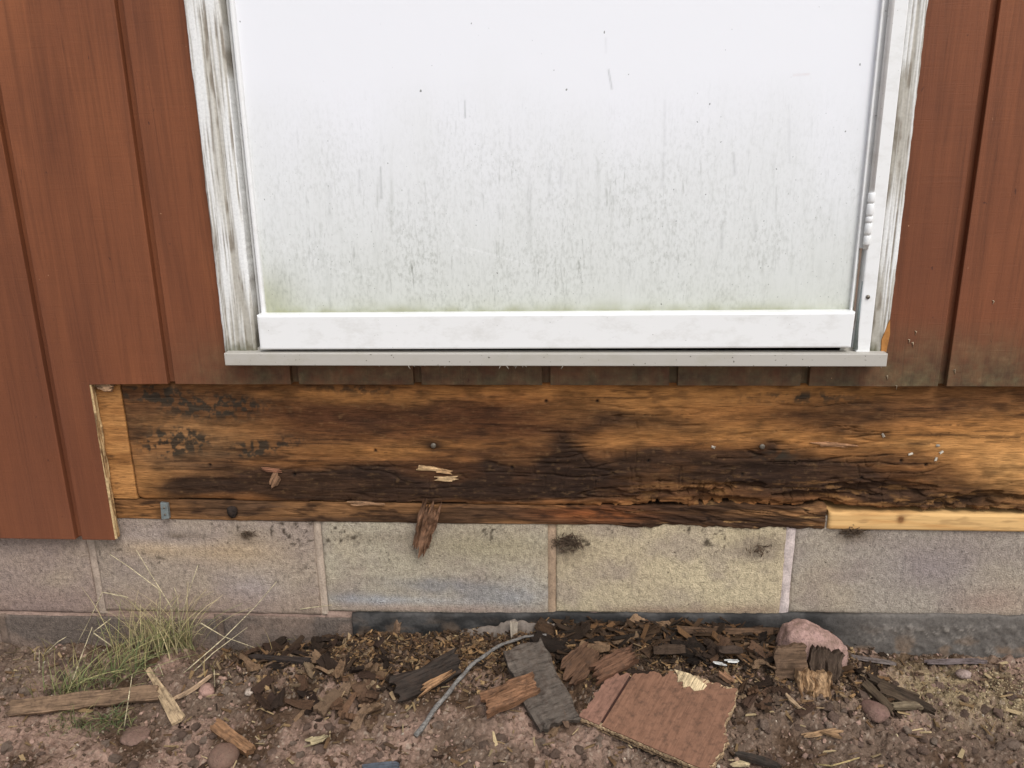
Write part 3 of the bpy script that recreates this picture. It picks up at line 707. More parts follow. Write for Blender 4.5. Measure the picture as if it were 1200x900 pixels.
for a in [(545, 118, 545, 138, .0016, .8), (713, 82, 717, 104, .0018, .7), (710, 45, 710, 62, .0016, .3), (446, 196, 447, 232, .0022, .6), (421, 200, 421, 226, .003, .3), (479, 222, 480, 240, .002, .4), (584, 240, 586, 256, .0026, .35),
          (644, 198, 643, 236, .003, .28), (657, 196, 657, 220, .003, .4), (676, 210, 676, 240, .0024, .25), (598, 150, 598, 175, .002, .25), (779, 118, 779, 170, .003, .2), (860, 180, 861, 205, .003, .35), (846, 260, 846, 290, .004, .3), (778, 180, 776, 220, .004, .25), (884, 250, 885, 280, .004, .25), (386, 215, 386, 260, .005, .2), (620, 215, 620, 280, .006, .2), (925, 140, 925, 190, .003, .2)]:
    streak(*a, GY_)
for a in [(930, 88, 948, 87, .002, .35)]: streak(*a, lin(180, 130, 110))
WH = lin(236, 236, 234)
for a in [(468, 182, 505, 235, .0016, .5), (505, 235, 545, 290, .0016, .7), (545, 290, 620, 310, .0018, .8), (535, 288, 552, 296, .003, .7), (330, 286, 400, 318, .002, .5), (400, 318, 440, 325, .002, .5), (330, 300, 345, 270, .002, .4)]: streak(*a, WH)
for q in range(26): 
    a = rnd.uniform(315, 990); b = rnd.uniform(170, 330); streak(a, b, a + rnd.uniform(-2, 2), b + rnd.uniform(10, 60), rnd.uniform(.002, .005), rnd.uniform(.1, .3), lin(140, 142, 130))
pn = slab('panel', xs, zs, -.036 + 0 * X, -.012, c, DOOR, sdr)
poly_slab('stile', rect(DL, PX0, KZ1 - .02, 2.0), -.043, -.011, WHITE, sdr, .0025)
poly_slab('stile', rect(PX1, DR - .004, KZ1 - .02, 2.0), -.043, -.011, WHITE, sdr, .0025)
poly_slab('top_rail', rect(DL, DR - .004, 2.0002, 2.016), -.043, -.011, WHITE, sdr, .0025)
xl, xr = xa(303, 390, -.056), xa(1000, 390, -.056)
poly_slab('kick_strip', [(xl, KZ0 - .0005), (xr - .0015, KZ0 + .003), (xr, KZ1 + .002), (xl, KZ1 - .001)], -.058, -.028, WHITE, sdr, .003)
poly_slab('gap_shade', rect(xl + .012, xr - .012, KZ0 - .012, KZ0 + .004), -.040, -.030, DARK, sdr)  # dark strip added as the shade in the gap between door and sill
# hinge barrel on the right
hx = xa(1018.5, 260, -.049); hz = lambda py: float(at(1015, py, -.049)[2])
hg = tube('hinge', [(hx, -.047, hz(292)), (hx, -.047, 1.95)], [.0040, .0040], WHITE, 14, parent=sdr)
for a, b in [(226, 237), (239, 252), (254, 260), (262, 274), (276.5, 287)]:
    o = tube('knuckle', [(hx, -.048, hz(b)), (hx, -.048, hz(b) + .001), (hx, -.048, hz(a) - .001), (hx, -.048, hz(a))], [.0046, .0051, .0051, .0046], WHITE, 14)
    o.parent = hg
poly_slab('hinge_flap', rect(DR - .0015, hx - .001, hz(292), 1.95), -.040, -.03, WHITE, sdr, .001)
tube('hinge_flap', [(xa(1012, 330, -.047), -.046, hz(330)), (xa(1004, 400, -.047), -.046, ZT + .006)], [.002, .0045], STEEL, 8, parent=sdr)


# ------------------------------------------------------------------ debris makers
def chip_mesh(L, W, T, seed, jag=.18, curl=0.0, taper=0.0, nx=12, ny=5, rough=.25, twist=0.0):
    "split piece of wood, grain along x, ragged ends, closed"
    s = np.linspace(0, 1, nx + 1); t = np.linspace(0, 1, ny + 1); S, Tt = np.meshgrid(s, t, indexing='ij')
    e = np.abs(2 * S - 1) ** 3
    rr_ = np.random.default_rng(seed * 7 + 3); j0 = (rr_.random(ny + 1) - .5)[None, :] + 0 * Tt; j1 = (rr_.random(ny + 1) - .5)[None, :] + 0 * Tt
    x = L * (S - .5) + L * jag * e * np.where(S < .5, j0, j1) * 2
    w = W * (1 - taper * S) * (1 + .22 * (vn(S * 3.1, S * 0, 0, seed + 2) - .5))
    y = w * (Tt - .5) + W * .10 * (vn(S * 2.3, S * 0, 5, seed + 3) - .5) + W * .10 * (vn(S * 9, Tt * 2, 1, seed + 9) - .5)
    fib = vn(Tt * ny * .9, S * 2.0, 0, seed + 4) - .5; un = fbm(S * 3, Tt * 2, 0, seed + 5, 3) - .5
    th = T * (1 - .45 * e * vn(Tt * 5, S * 1, 2, seed + 8))
    bend = curl * L * ((2 * S - 1) ** 2)
    tw = twist * (S - .5) * (Tt - .5) * W * 2
    zt = th / 2 + T * rough * (fib * 1.2 + un) + bend + tw; zb = -th / 2 + T * rough * .5 * un + bend + tw
    top = np.stack([x, y, zt], -1).reshape(-1, 3); bot = np.stack([x, y, zb], -1).reshape(-1, 3)
    i = np.arange((nx + 1) * (ny + 1)).reshape(nx + 1, ny + 1); n0 = i.size
    Qt = np.stack([i[:-1, :-1], i[1:, :-1], i[1:, 1:], i[:-1, 1:]], -1).reshape(-1, 4)
    lp = np.concatenate([i[:, 0], i[-1, 1:], i[-2::-1, -1], i[0, -2:0:-1]]); k2 = np.roll(lp, -1)
    Sd = np.stack([lp, lp + n0, k2 + n0, k2], -1)
    return mesh_from('wood_piece', np.vstack([top, bot]), np.vstack([Qt, Qt[:, ::-1] + n0, Sd]))
def frame_between(A, B, roll):
    A = Vector([float(c) for c in A]); B = Vector([float(c) for c in B])
    xa_ = (B - A).normalized(); up = Vector((0, 0, 1)); ya = up.cross(xa_).normalized(); za = xa_.cross(ya)
    R = Matrix((xa_, ya, za)).transposed() @ Matrix.Rotation(roll, 3, 'X')
    return (A + B) / 2, R.to_euler(), (B - A).length
def piece(name, pA, pB, wpx, T, colr, label, cat, roll=0.0, liftA=0.0, liftB=0.0, seed=0, group=None, mat=None, **kw):
    "a piece of wood lying between the ground points seen at two pixels"
    A = gp(*pA, liftA); B = gp(*pB, liftB)
    c, rot, L = frame_between(A, B, roll)
    W = wpx * .00125
    o = link(name, chip_mesh(L, W, T, seed, **kw), mat or CHIP, loc=c + Vector((0, 0, T * .35)), rot=rot, color=lin(*colr))
    return tag(o, label, cat, group)
def blob_mesh(rx, ry, rz, seed, sub=3, amp=.22, f=2.2):
    bm = bmesh.new(); bmesh.ops.create_icosphere(bm, subdivisions=sub, radius=1)
    for v in bm.verts:
        n = mnoise.fractal(v.co * f * .5 + Vector((seed * 3.7, seed * 1.3, 0)), 1, 2, 4)
        v.co *= 1 + amp * n
        v.co = Vector((v.co.x * rx, v.co.y * ry, v.co.z * rz))
    me = bpy.data.meshes.new('stone'); bm.to_mesh(me); bm.free()
    me.polygons.foreach_set('use_smooth', [True] * len(me.polygons)); return me
STONE_DIRT = 0
def stone(name, p, rpx, colr, label, cat='stone', seed=1, flat=.7, sub=3, sink=.3, group=None, amp=.22, asp=1.0, rz=0):
    P = gp(*p); r = rpx * .00122
    o = link(name, blob_mesh(r * asp, r, r * flat, seed, sub, amp), STONE, loc=(P[0], P[1], P[2] + r * flat * (1 - sink * 2)), rot=(0, 0, rz), color=lin(*colr))
    return tag(o, label, cat, group)

# ------------------------------------------------------------------ things on the wall
b0 = at(193, 598, -.008)
mb = empty('metal_strap', (b0[0], -.008, b0[2])); tag(mb, 'small bent galvanised metal strap on the old sill plate', 'strap')
poly_slab('plate', [(b0[0] - .006, b0[2] - .016), (b0[0] + .008, b0[2] - .014), (b0[0] + .009, b0[2] + .014), (b0[0] - .004, b0[2] + .016)], -.0125, -.006, STEEL, mb, .0005)
for dz in (-.006, .007): tube('rivet', [(b0[0] + .002, -.0122, b0[2] + dz), (b0[0] + .002, -.0135, b0[2] + dz)], [.0024, .0018], RUST, 8, parent=mb)
for (px, py, lb) in [(508, 522, 'large nail head in a mouldy dent left of the pale splinters'), (893, 523, 'nail head in a dark knot of the rotted joist')]:
    p = at(px, py, -.006)
    n = empty('nail', (p[0], -.006, p[2])); tag(n, lb, 'nail')
    tube('head', [(p[0], -.0045, p[2]), (p[0], -.0085, p[2]), (p[0], -.0092, p[2])], [.0045, .0045, .003], RUST, 10, parent=n)
    tube('shank', [(p[0], .004, p[2]), (p[0], -.0046, p[2])], [.0018, .0018], RUST, 7, parent=n)
p = at(272, 600, -.008)
o = link('wood_plug', blob_mesh(.010, .005, .012, 5, 3, .3), CHIP, loc=(p[0], -.007, p[2]), color=lin(48, 38, 32)); tag(o, 'dark round mouldy lump on the old sill plate', 'lump')
# pale splinters standing off the joist
def wallpiece(name, px, py, L, W, T, ang, colr, label, cat, seed, y=-.010, tilt=0.0, group=None, **kw):
    p = at(px, py, y)
    R = Matrix(((1, 0, 0), (0, 0, -1), (0, 1, 0)))              # local z to -y, local y to +z
    R = R @ Matrix.Rotation(math.radians(ang), 3, 'Z') @ Matrix.Rotation(tilt, 3, 'Y')
    o = link(name, chip_mesh(L, W, T, seed, **kw), CHIP, loc=(p[0], y, p[2]), rot=R.to_euler(), color=lin(*colr))
    return tag(o, label, cat, group)
wallpiece('wood_splinter', 502, 549, .036, .009, .003, -6, (214, 168, 104), 'longer pale splinter torn from the joist below the left nail head', 'splinter', 3, -.0075, jag=.25, taper=.4)
wallpiece('wood_splinter', 523, 561, .030, .008, .003, 2, (216, 172, 110), 'short pale splinter at the lower end of the torn patch', 'splinter', 4, -.0075, jag=.2)
wallpiece('wood_splinter', 519, 552, .024, .007, .003, -8, (196, 146, 84), 'small pale splinter between two longer ones on the joist', 'splinter', 6, -.0075, jag=.3)
wallpiece('wood_splinter', 978, 521, .050, .010, .003, -4, (176, 120, 66), 'orange splinter lifting from the joist right of the knot', 'splinter', 7, -.007, jag=.3, taper=.5)
wallpiece('wood_splinter', 318, 551, .024, .008, .003, -5, (150, 92, 52), 'small red-brown splinter on the blackened joist left of the nail', 'splinter', 8, -.0075, jag=.3)
wallpiece('wood_splinter', 322, 563, .022, .016, .003, 60, (142, 100, 62), 'ragged tan flake in the blackened joist patch', 'splinter', 9, -.0075, jag=.3)
wallpiece('wood_splinter', 430, 590, .045, .008, .004, 0, (170, 122, 74), 'long tan sliver in the joint between joist and sill plate', 'splinter', 10, -.007, jag=.3, taper=.6)
# torn plywood corner and hanging shred
wallpiece('torn_plywood', 122, 453, .026, .013, .010, -12, (206, 156, 104), 'torn pale plywood scrap in the upper corner of the siding cut', 'wood scrap', 12, -.012, jag=.2, rough=.5)
o = wallpiece('hanging_wood_shred', 499, 617, .088, .030, .012, 72, (140, 96, 60), 'fibrous orange-brown wood shred hanging from the sill plate over the blocks', 'wood shred', 15, -.014, -.06, nx=26, ny=12, jag=.16, rough=1.1, curl=.05, taper=-.2)
for k, (px, py) in enumerate([(1099, 522), (1103, 530), (1097, 538), (1035, 510), (836, 524), (1067, 532)]):
    wallpiece('white_fleck', px, py, .006, .0035, .0015, k * 40, (214, 200, 176), 'tiny white fleck stuck to the exposed joist', 'fleck', 20 + k, -.0068, group='white flecks on the joist', nx=4, ny=3)
# dirt clumps under the sill
def clump(px, py, n, r, label, seed):
    rg = random.Random(seed); c = at(px, py, -.006)
    V, Fc = [], []
    for k in range(n):
        a = rg.uniform(0, 2 * math.pi); L = rg.uniform(.4, 1.0) * r * (2 if rg.random() < .2 else 1)
        p0 = Vector((c[0] + rg.gauss(0, r * .7), rg.uniform(-.006, -.001), c[2] + rg.gauss(0, r * .45)))
        d = Vector((math.cos(a), rg.uniform(-.4, .2), math.sin(a) * .8)) * L; w = Vector((rg.uniform(-1, 1), rg.uniform(-1, 1), rg.uniform(-1, 1))).normalized() * rg.uniform(.0004, .0013)
        q = d.cross(w).normalized() * w.length; b = len(V)
        for s_ in (-.5, .1, .5):
            ww = 1 if abs(s_) < .4 else .4
            m = p0 + d * s_ + w * rg.uniform(-.8, .8); m.y = min(m.y, -.0008)
            V += [m + w * ww, m + q * ww, m - w * ww, m - q * ww]
        for i_ in (0, 4):
            for j in range(4): Fc.append((b + i_ + j, b + i_ + (j + 1) % 4, b + i_ + 4 + (j + 1) % 4, b + i_ + 4 + j))
        Fc += [(b + 3, b + 2, b + 1, b), (b + 8, b + 9, b + 10, b + 11)]
    me = mesh_from('dirt_clump', [tuple(v) for v in V], Fc)
    tag(link('dirt_clump', me, CHIP, color=lin(96, 76, 56)), label, 'dirt clump')
clump(665, 636, 130, .016, 'dark dirt and web clump over the block joint under the old sill plate', 1)
clump(1000, 622, 90, .013, 'dark dirt clump under the end of the fresh lumber', 2)
clump(290, 627, 40, .009, 'small dirt clump on the block below the round lump', 3)
clump(890, 645, 26, .012, 'sparse dirt flecks under the rotten end of the sill plate', 4)

# ------------------------------------------------------------------ big debris pieces
piece('wood_lath', (10, 831), (186, 813), 22, .008, (128, 98, 68), 'flat brown wood lath lying across the grass', 'lath', .6, .012, .012, 31, nx=30, ny=5, jag=.02, rough=.12)
sp_ = piece('wood_splinter', (174, 786), (210, 846), 7, .006, (190, 158, 112), 'pale pointed wood splinter lying against the end of the lath', 'splinter', .2, .018, .006, 33, nx=16, ny=3, jag=.025, taper=-1.6)
piece('wood_splinter', (205, 822), (244, 797), 7, .005, (186, 150, 110), 'thin pale forked sliver beside the pink pebble', 'splinter', 0, .006, .012, 35, nx=12, ny=3, jag=.2, taper=.5, curl=.06)
stone('pebble', (243, 813), 11, (162, 128, 114), 'round pale pink pebble beside the pale forked sliver', 'stone', 3, .8, 3, .2)
stone('pebble', (293, 813), 7, (176, 160, 144), 'small whitish pebble right of the round pink one', 'stone', 5, .7, 2, .2)
stone('stone', (262, 889), 19, (118, 92, 78), 'smooth brown rounded stone beside the short orange wood stub', 'stone', 8, .75, 3, .25, amp=.12)
piece('wood_stub', (252, 853), (294, 884), 15, .014, (150, 104, 58), 'short orange-brown wood stub beside the brown stone', 'wood piece', .3, .008, .006, 37, nx=12, ny=6, jag=.04, rough=.3)
stone('stone', (160, 863), 18, (124, 98, 86), 'low pinkish stone half buried below the grass', 'stone', 12, .3, 3, .45, amp=.4)
stone('stone', (1025, 838), 17, (122, 94, 84), 'rounded pinkish stone in the soil beside the broken frame splinters', 'stone', 14, .6, 3, .3)
# granite rock by the wall
RY = -.060; rp = at(950, 766, RY)
def rock_mesh():
    bm = bmesh.new(); bmesh.ops.create_icosphere(bm, subdivisions=5, radius=1)
    for v in bm.verts:
        c = v.co.copy(); n = mnoise.fractal(c * 1.1 + Vector((3.1, .4, 2.2)), 1, 2, 5); n2 = mnoise.fractal(c * 5 + Vector((1, 2, 3)), 1, 2, 4)
        sx = 1 if c.x > 0 else .86
        p = Vector((math.copysign(abs(c.x) ** .8, c.x) * .060 * sx, math.copysign(abs(c.y) ** .85, c.y) * .038, math.copysign(abs(c.z) ** .8, c.z) * .066))
        if p.z > 0: p.z *= 1 - .55 * max(0, min(1, (p.x + .030) / .088)) ** 1.3       # slopes down to the right
        v.co = p * (1 + .12 * n + .05 * n2)
    me = bpy.data.meshes.new('granite_rock'); bm.to_mesh(me); bm.free()
    me.polygons.foreach_set('use_smooth', [True] * len(me.polygons)); return me
rk = link('granite_rock', rock_mesh(), STONE, loc=(rp[0], RY, rp[2]), color=lin(166, 134, 123))
tag(rk, 'big rounded pink granite rock against the foundation', 'rock')
def leaner(name, c, L, W, T, ang, colr, label, cat, seed, y, back=.25, **kw):
    p = at(c[0], c[1], y)
    R = Matrix.Rotation(back, 3, 'X') @ Matrix(((1, 0, 0), (0, 0, -1), (0, 1, 0))) @ Matrix.Rotation(math.radians(ang), 3, 'Z')
    tag(link(name, chip_mesh(L, W, T, seed, **kw), CHIP, loc=(p[0], y, p[2]), rot=R.to_euler(), color=lin(*colr)), label, cat)
leaner('wood_block', (926, 776), .050, .056, .010, 4, (112, 84, 58), 'flat square brown wood scrap leaning on the granite rock', 'wood piece', 41, -.106, -.22, nx=10, ny=8, jag=.05, rough=.2)
leaner('rotten_wood_chunk', (953, 802), .042, .052, .020, 88, (176, 134, 84), 'fibrous crumbling orange wood chunk in front of the granite rock', 'wood chunk', 43, -.128, -.35, nx=10, ny=18, jag=.10, rough=.55)
leaner('rotten_wood_chunk', (965, 782), .060, .048, .014, 80, (84, 66, 50), 'dark brown decayed wood chunk leaning on the granite rock', 'wood chunk', 44, -.104, -.25, nx=12, ny=18, jag=.08, rough=.5)
# red-brown plywood scrap with groove and delaminated corners
def plywood_scrap():
    P = [gp(716, 782, .026), gp(806, 782, .030), gp(864, 822, .026), gp(834, 906, .012), gp(679, 846, .014)]
    root = empty('plywood_scrap', (np.mean([p[0] for p in P]), np.mean([p[1] for p in P]), min(p[2] for p in P)))
    tag(root, 'broken red-brown plywood siding scrap with a groove and torn pale corners', 'plywood scrap')
    A = np.array([p for p in P]); c0 = A.mean(0); u_, s_, vt = np.linalg.svd(A - c0); nrm = vt[2] * (1 if vt[2][2] > 0 else -1)
    e1 = A[3] - A[4]; e1 = e1 / np.linalg.norm(e1); e2 = np.cross(nrm, e1)
    ga = A[4] + (A[3] - A[4]) * .17; gb = A[0] + (A[1] - A[0]) * .28; g1 = (gb - ga) - nrm * ((gb - ga) @ nrm); g1 /= np.linalg.norm(g1); g2 = np.cross(nrm, g1)
    RM = Matrix((tuple(g1), tuple(g2), tuple(nrm))).transposed().to_4x4()
    q = np.stack([(A - c0) @ e1, (A - c0) @ e2], -1)
    # fill a fine grid clipped by the outline, ragged on its two torn sides
    out = []
    rg = random.Random(5)
    m = len(q)
    for k in range(m):
        a, b = q[k], q[(k + 1) % m]; n_ = max(3, int(np.linalg.norm(b - a) / .0028)); nv = np.array([b[1] - a[1], -(b[0] - a[0])]); nv = nv / np.linalg.norm(nv)
        jag = {0: .0035, 1: .002, 2: .0045, 3: .0004, 4: .0025}[k]; dr_ = 0.0
        for t in range(n_):
            dr_ = .72 * dr_ + rg.uniform(-1, 1) * jag * (1.8 if rg.random() < .15 else .55)
            out.append(a + (b - a) * t / n_ + nv * dr_ * min(1, t / 3 + .2))
    def layer(name, pts, z0, z1, mat, colr, hole=None, off=0.0):
        bm = bmesh.new(); lo, hi = [], []
        for p in pts:
            w = c0 + e1 * p[0] + e2 * p[1]
            lo.append(bm.verts.new(w + nrm * z0)); hi.append(bm.verts.new(w + nrm * z1))
        bm.faces.new(hi); bm.faces.new(lo[::-1]); n_ = len(pts)
        for i in range(n_): bm.faces.new((lo[i], lo[(i + 1) % n_], hi[(i + 1) % n_], hi[i]))
        bmesh.ops.recalc_face_normals(bm, faces=bm.faces)
        bmesh.ops.transform(bm, matrix=RM.inverted() @ Matrix.Translation(-root.location), verts=bm.verts)
        me = bpy.data.meshes.new(name); bm.to_mesh(me); bm.free()
        return link(name, me, mat, root, rot=RM.to_euler(), color=lin(*colr))
    out = np.array(out); cen = out.mean(0)
    for i, (z0, z1, cc, s) in enumerate([(-.0110, -.0078, (166, 132, 90), 1.0), (-.0077, -.0039, (92, 68, 46), .988), (-.0038, -.0001, (186, 150, 104), 1.010), (0, .0029, (206, 172, 122), 1.006)]):
        pts = cen + (out - cen) * s + np.array([[rg.uniform(-.0012, .0012), rg.uniform(-.0012, .0012)] for _ in out])
        layer('ply', pts, z0, z1, CHIP, cc)
    # painted face split by the groove; corner torn off
    gA, gB = q[4] + (q[3] - q[4]) * .17, q[0] + (q[1] - q[0]) * .28
    d = (gB - gA) / np.linalg.norm(gB - gA); nn = np.array([d[1], -d[0]])        # to the right of the groove
    side = (out - gA) @ nn
    def clip(pts, sgn, off):
        r = []; n_ = len(pts)
        for i in range(n_):
            a, b = pts[i], pts[(i + 1) % n_]; sa = sgn * ((a - gA) @ nn) - off; sb = sgn * ((b - gA) @ nn) - off
            if sa >= 0: r.append(a)
            if sa * sb < 0: r.append(a + (b - a) * sa / (sa - sb))
        return r
    left = clip(out, -1, .0022); right = np.array(clip(out, 1, .0022))
    # tear two bites along the upper right edge
    tear = []
    for p in right:
        for bc, br in ((q[1] + np.array([.012, .004]), .030), (q[2] + np.array([-.016, .004]), .013)):
            dv = p - bc; r = np.linalg.norm(dv)
            rr = br * (1 + .35 * math.sin(dv[0] * 900 + dv[1] * 700))
            if r < rr: p = p + (np.array(cen) - p) / np.linalg.norm(np.array(cen) - p) * (rr - r) * 1.0
        tear.append(p)
    f1 = layer('painted_face', left, .003, .0052, FACE, (130, 96, 80)); f2 = layer('painted_face', tear, .003, .0052, FACE, (122, 89, 70))
    f1['label'] = 'narrow painted strip left of the groove'
    gw_ = nn * .004; layer('groove', [gA + d * .006 - gw_, gA + d * .006 + gw_, gB - d * .006 + gw_, gB - d * .006 - gw_], .0027, .0033, FACE, (58, 38, 32))
    layer('torn_veneer', [q[1] + np.array(v) for v in ((-.022, -.001), (-.012, -.010), (-.008, -.022), (-.001, -.017), (.004, -.028), (.012, -.021), (.022, -.027), (.034, -.018), (.036, -.008), (.004, .002))], .0053, .0062, CHIP, (222, 192, 138))
plywood_scrap()
# dark weathered board, orange chunk, stick
piece('weathered_board', (612, 760), (652, 852), 56, .012, (92, 80, 68), 'dark grey weathered board scrap lying left of the red-brown plywood', 'board', .1, .016, .008, 51, mat=CROSS, nx=30, ny=10, jag=.035, rough=.5, twist=.1)
piece('wood_splinter', (652, 822), (664, 850), 8, .006, (110, 82, 58), 'brown splinter sticking up from the end of the grey board', 'splinter', .3, .014, .012, 52, nx=10, ny=4, jag=.2)
piece('broken_wood_chunk', (567, 824), (627, 803), 34, .014, (138, 92, 52), 'broken orange-brown fibrous wood chunk beside the grey board', 'wood chunk', .35, .018, .026, 53, nx=14, ny=12, jag=.05, rough=.6, taper=.2)
stick = [gp(487, 862, .003), gp(512, 830, .007), gp(533, 803, .010), gp(549, 785, .012), gp(569, 768, .014), gp(590, 756, .014), gp(616, 748, .013), gp(641, 746, .009)]
pts = []
for i in range(len(stick) - 1):
    for t in (0, .25, .5, .75): pts.append(np.array(stick[i]) * (1 - t) + np.array(stick[i + 1]) * t)
pts.append(np.array(stick[-1])); zs_ = np.array([p[2] for p in pts]); zs_ = np.convolve(np.pad(zs_, 3, 'edge'), np.ones(7) / 7, 'valid')
pts = [np.array([p[0] + .0010 * math.sin(i * 1.3), p[1], zs_[i] + .0035]) for i, p in enumerate(pts)]
o = tube('stick', pts, [.0042 * (1 - .5 * i / len(pts)) * (1 + .10 * math.sin(i * 2.1)) for i in range(len(pts))], CHIP, 9, color=lin(132, 126, 118)); tag(o, 'long thin curved grey stick on the debris', 'stick')
piece('bark_slab', (463, 812), (538, 782), 34, .010, (60, 50, 42), 'dark curved bark slab left of the grey stick', 'bark', .5, .012, .016, 55, nx=16, ny=9, jag=.05, rough=.5, curl=.05)
piece('wood_splinter', (494, 816), (526, 790), 12, .007, (164, 116, 64), 'orange wood splinter on the dark bark slab', 'splinter', .4, .018, .020, 56, nx=12, ny=5, jag=.25, taper=.5)
piece('dark_lath', (293, 770), (362, 774), 9, .006, (62, 52, 46), 'narrow dark strip of wood on top of the chip pile', 'lath', .2, .012, .012, 57, nx=14, ny=4, jag=.08)
piece('fibrous_wood_piece', (664, 792), (694, 764), 34, .012, (100, 68, 42), 'brown fibrous wood slab between grey board and plywood scrap', 'wood piece', .4, .014, .018, 58, nx=12, ny=9, jag=.15, rough=.5)
piece('fibrous_wood_piece', (698, 792), (742, 770), 26, .012, (112, 74, 46), 'reddish fibrous wood strip right behind the plywood scrap', 'wood piece', .4, .018, .020, 59, nx=12, ny=9, jag=.15, rough=.6)
piece('wood_block', (765, 765), (800, 764), 22, .014, (72, 54, 38), 'small dark square wood block behind the plywood scrap', 'wood piece', -.6, .012, .012, 60, nx=8, ny=6, jag=.08)
piece('wood_block', (835, 762), (864, 764), 22, .012, (70, 54, 42), 'dark split wood block near the white paper scraps', 'wood piece', -.6, .012, .012, 61, nx=8, ny=6, jag=.12)
piece('rotten_wood_strip', (798, 742), (905, 741), 16, .010, (98, 70, 44), 'long brown rotten strip along the foundation behind the plywood', 'wood strip', -.5, .012, .012, 62, nx=22, ny=6, jag=.08, rough=.5)
piece('wood_splinter', (835, 797), (860, 812), 14, .008, (74, 56, 40), 'dark splinter at the upper right edge of the plywood scrap', 'splinter', -.4, .020, .018, 63, nx=10, ny=5, jag=.2)
piece('wood_splinter', (845, 785), (858, 800), 12, .006, (152, 106, 66), 'small orange flake under the white paper scraps', 'splinter', -.2, .016, .016, 64, nx=8, ny=4, jag=.2)
for k, (a, b) in enumerate([((839, 777), (849, 775)), ((852, 775), (863, 777))]):
    piece('white_scrap', a, b, 7, .003, (230, 226, 216), 'small bright white scrap on the dark debris behind the plywood', 'scrap', -.3, .016, .018, 66 + k, group='white scraps', nx=6, ny=4, jag=.3)
# broken frame of dark splinters right of the rock
for k, (a, b, w, cc, lb) in enumerate([((1012, 797), (1047, 838), 10, (84, 68, 48), 'left dark rail of the broken splinter frame right of the rock'), ((1016, 793), (1093, 832), 10, (70, 56, 42), 'right long dark rail of the broken splinter frame'), ((1046, 833), (1082, 828), 9, (124, 106, 78), 'pale short crosspiece of the broken splinter frame'), ((1030, 806), (1075, 826), 22, (80, 64, 46), 'flat brown flake inside the broken splinter frame')]):
    piece('broken_lath', a, b, w, .007, cc, lb, 'lath', .2, .009, .008, 70 + k, nx=14, ny=4, jag=.08, rough=.3)
piece('wood_splinter', (945, 862), (982, 856), 6, .004, (186, 142, 90), 'thin pale splinter on bare soil below the granite rock', 'splinter', 0, .006, .006, 75, nx=10, ny=3, jag=.2)
piece('wood_splinter', (964, 862), (988, 861), 5, .004, (150, 112, 68), 'short tan sliver touching the thin pale splinter', 'splinter', 0, .005, .005, 76, nx=8, ny=3, jag=.2)
piece('wood_splinter', (922, 818), (936, 830), 5, .004, (168, 136, 96), 'pale sliver pointing at the orange chunk by the rock', 'splinter', 0, .006, .006, 77, nx=8, ny=3, jag=.2)
piece('bark_flake', (864, 886), (912, 899), 9, .006, (62, 54, 46), 'dark thin bark strip beside the pale leaf flake', 'bark', .1, .008, .008, 78, nx=12, ny=4, jag=.1)
piece('pale_flake', (860, 894), (878, 892), 12, .002, (206, 180, 128), 'pale torn wood flake in front of the plywood scrap', 'flake', .1, .006, .006, 79, nx=8, ny=6, jag=.3)
piece('dry_leaf', (362, 872), (382, 868), 13, .0016, (190, 168, 118), 'pale dry leaf lying alone on bare soil below the chip pile', 'leaf', .2, .006, .006, 80, nx=10, ny=6, jag=.3, curl=.08, taper=.3)
piece('slate_flake', (427, 899), (468, 900), 10, .006, (92, 98, 106), 'flat blue-grey flake at the edge of the bare soil', 'flake', 0, .006, .006, 81, nx=8, ny=4, jag=.1)
piece('slate_flake', (1002, 771), (1046, 778), 8, .006, (126, 112, 104), 'thin grey-mauve slab in the soil by the trowel-marked coating', 'slab', -.3, .006, .006, 82, nx=12, ny=4, jag=.1)
piece('slate_flake', (1085, 778), (1152, 776), 9, .006, (124, 108, 104), 'long mauve slab in the tan soil by the wall', 'slab', -.3, .006, .006, 83, nx=14, ny=4, jag=.08)
stone('pebble', (1128, 793), 8, (160, 140, 130), 'pale pebble below the long mauve slab', 'stone', 21, .8, 2, .2, asp=1.3)
piece('standing_flake', (464, 736), (470, 712), 17, .006, (142, 108, 76), 'tan wood flake standing up against the black coating', 'flake', .9, .006, .030, 84, nx=8, ny=5, jag=.2)
# grey plastic membrane strip stuck out of the debris, and a peg
n_ = 50; A0, A1 = gp(530, 738), gp(684, 738)
prof = np.interp(np.linspace(0, 1, n_), [0, .12, .3, .5, .58, .72, .85, 1], [.002, .010, .020, .026, .024, .013, .009, .003])
xs = np.linspace(A0[0], A1[0], n_); V = []; rows = 7
for i in range(n_):
    y0 = -.016 - .016 * math.sin(i / n_ * math.pi) + .0012 * math.sin(i * .6); zb_g = gz(xs[i], y0) - .008
    for j in range(rows):
        t = j / (rows - 1); V.append((xs[i], y0 + .010 * t * t + .0008 * math.sin(i * .5 + j), zb_g + (prof[i] + .008) * t + .0006 * math.sin(i * 1.7)))
Vb = [(v[0], v[1] + .0015, v[2] - .0004) for v in V]; i = np.arange(n_ * rows).reshape(n_, rows); n0 = i.size
Qf = np.stack([i[:-1, :-1], i[1:, :-1], i[1:, 1:], i[:-1, 1:]], -1).reshape(-1, 4)
lp = np.concatenate([i[:, 0], i[-1, 1:], i[-2::-1, -1], i[0, -2:0:-1]]); k2 = np.roll(lp, -1)
me = mesh_from('membrane_strip', np.vstack([V, Vb]), np.vstack([Qf, Qf[:, ::-1] + n0, np.stack([lp, lp + n0, k2 + n0, k2], -1)]), None, True)
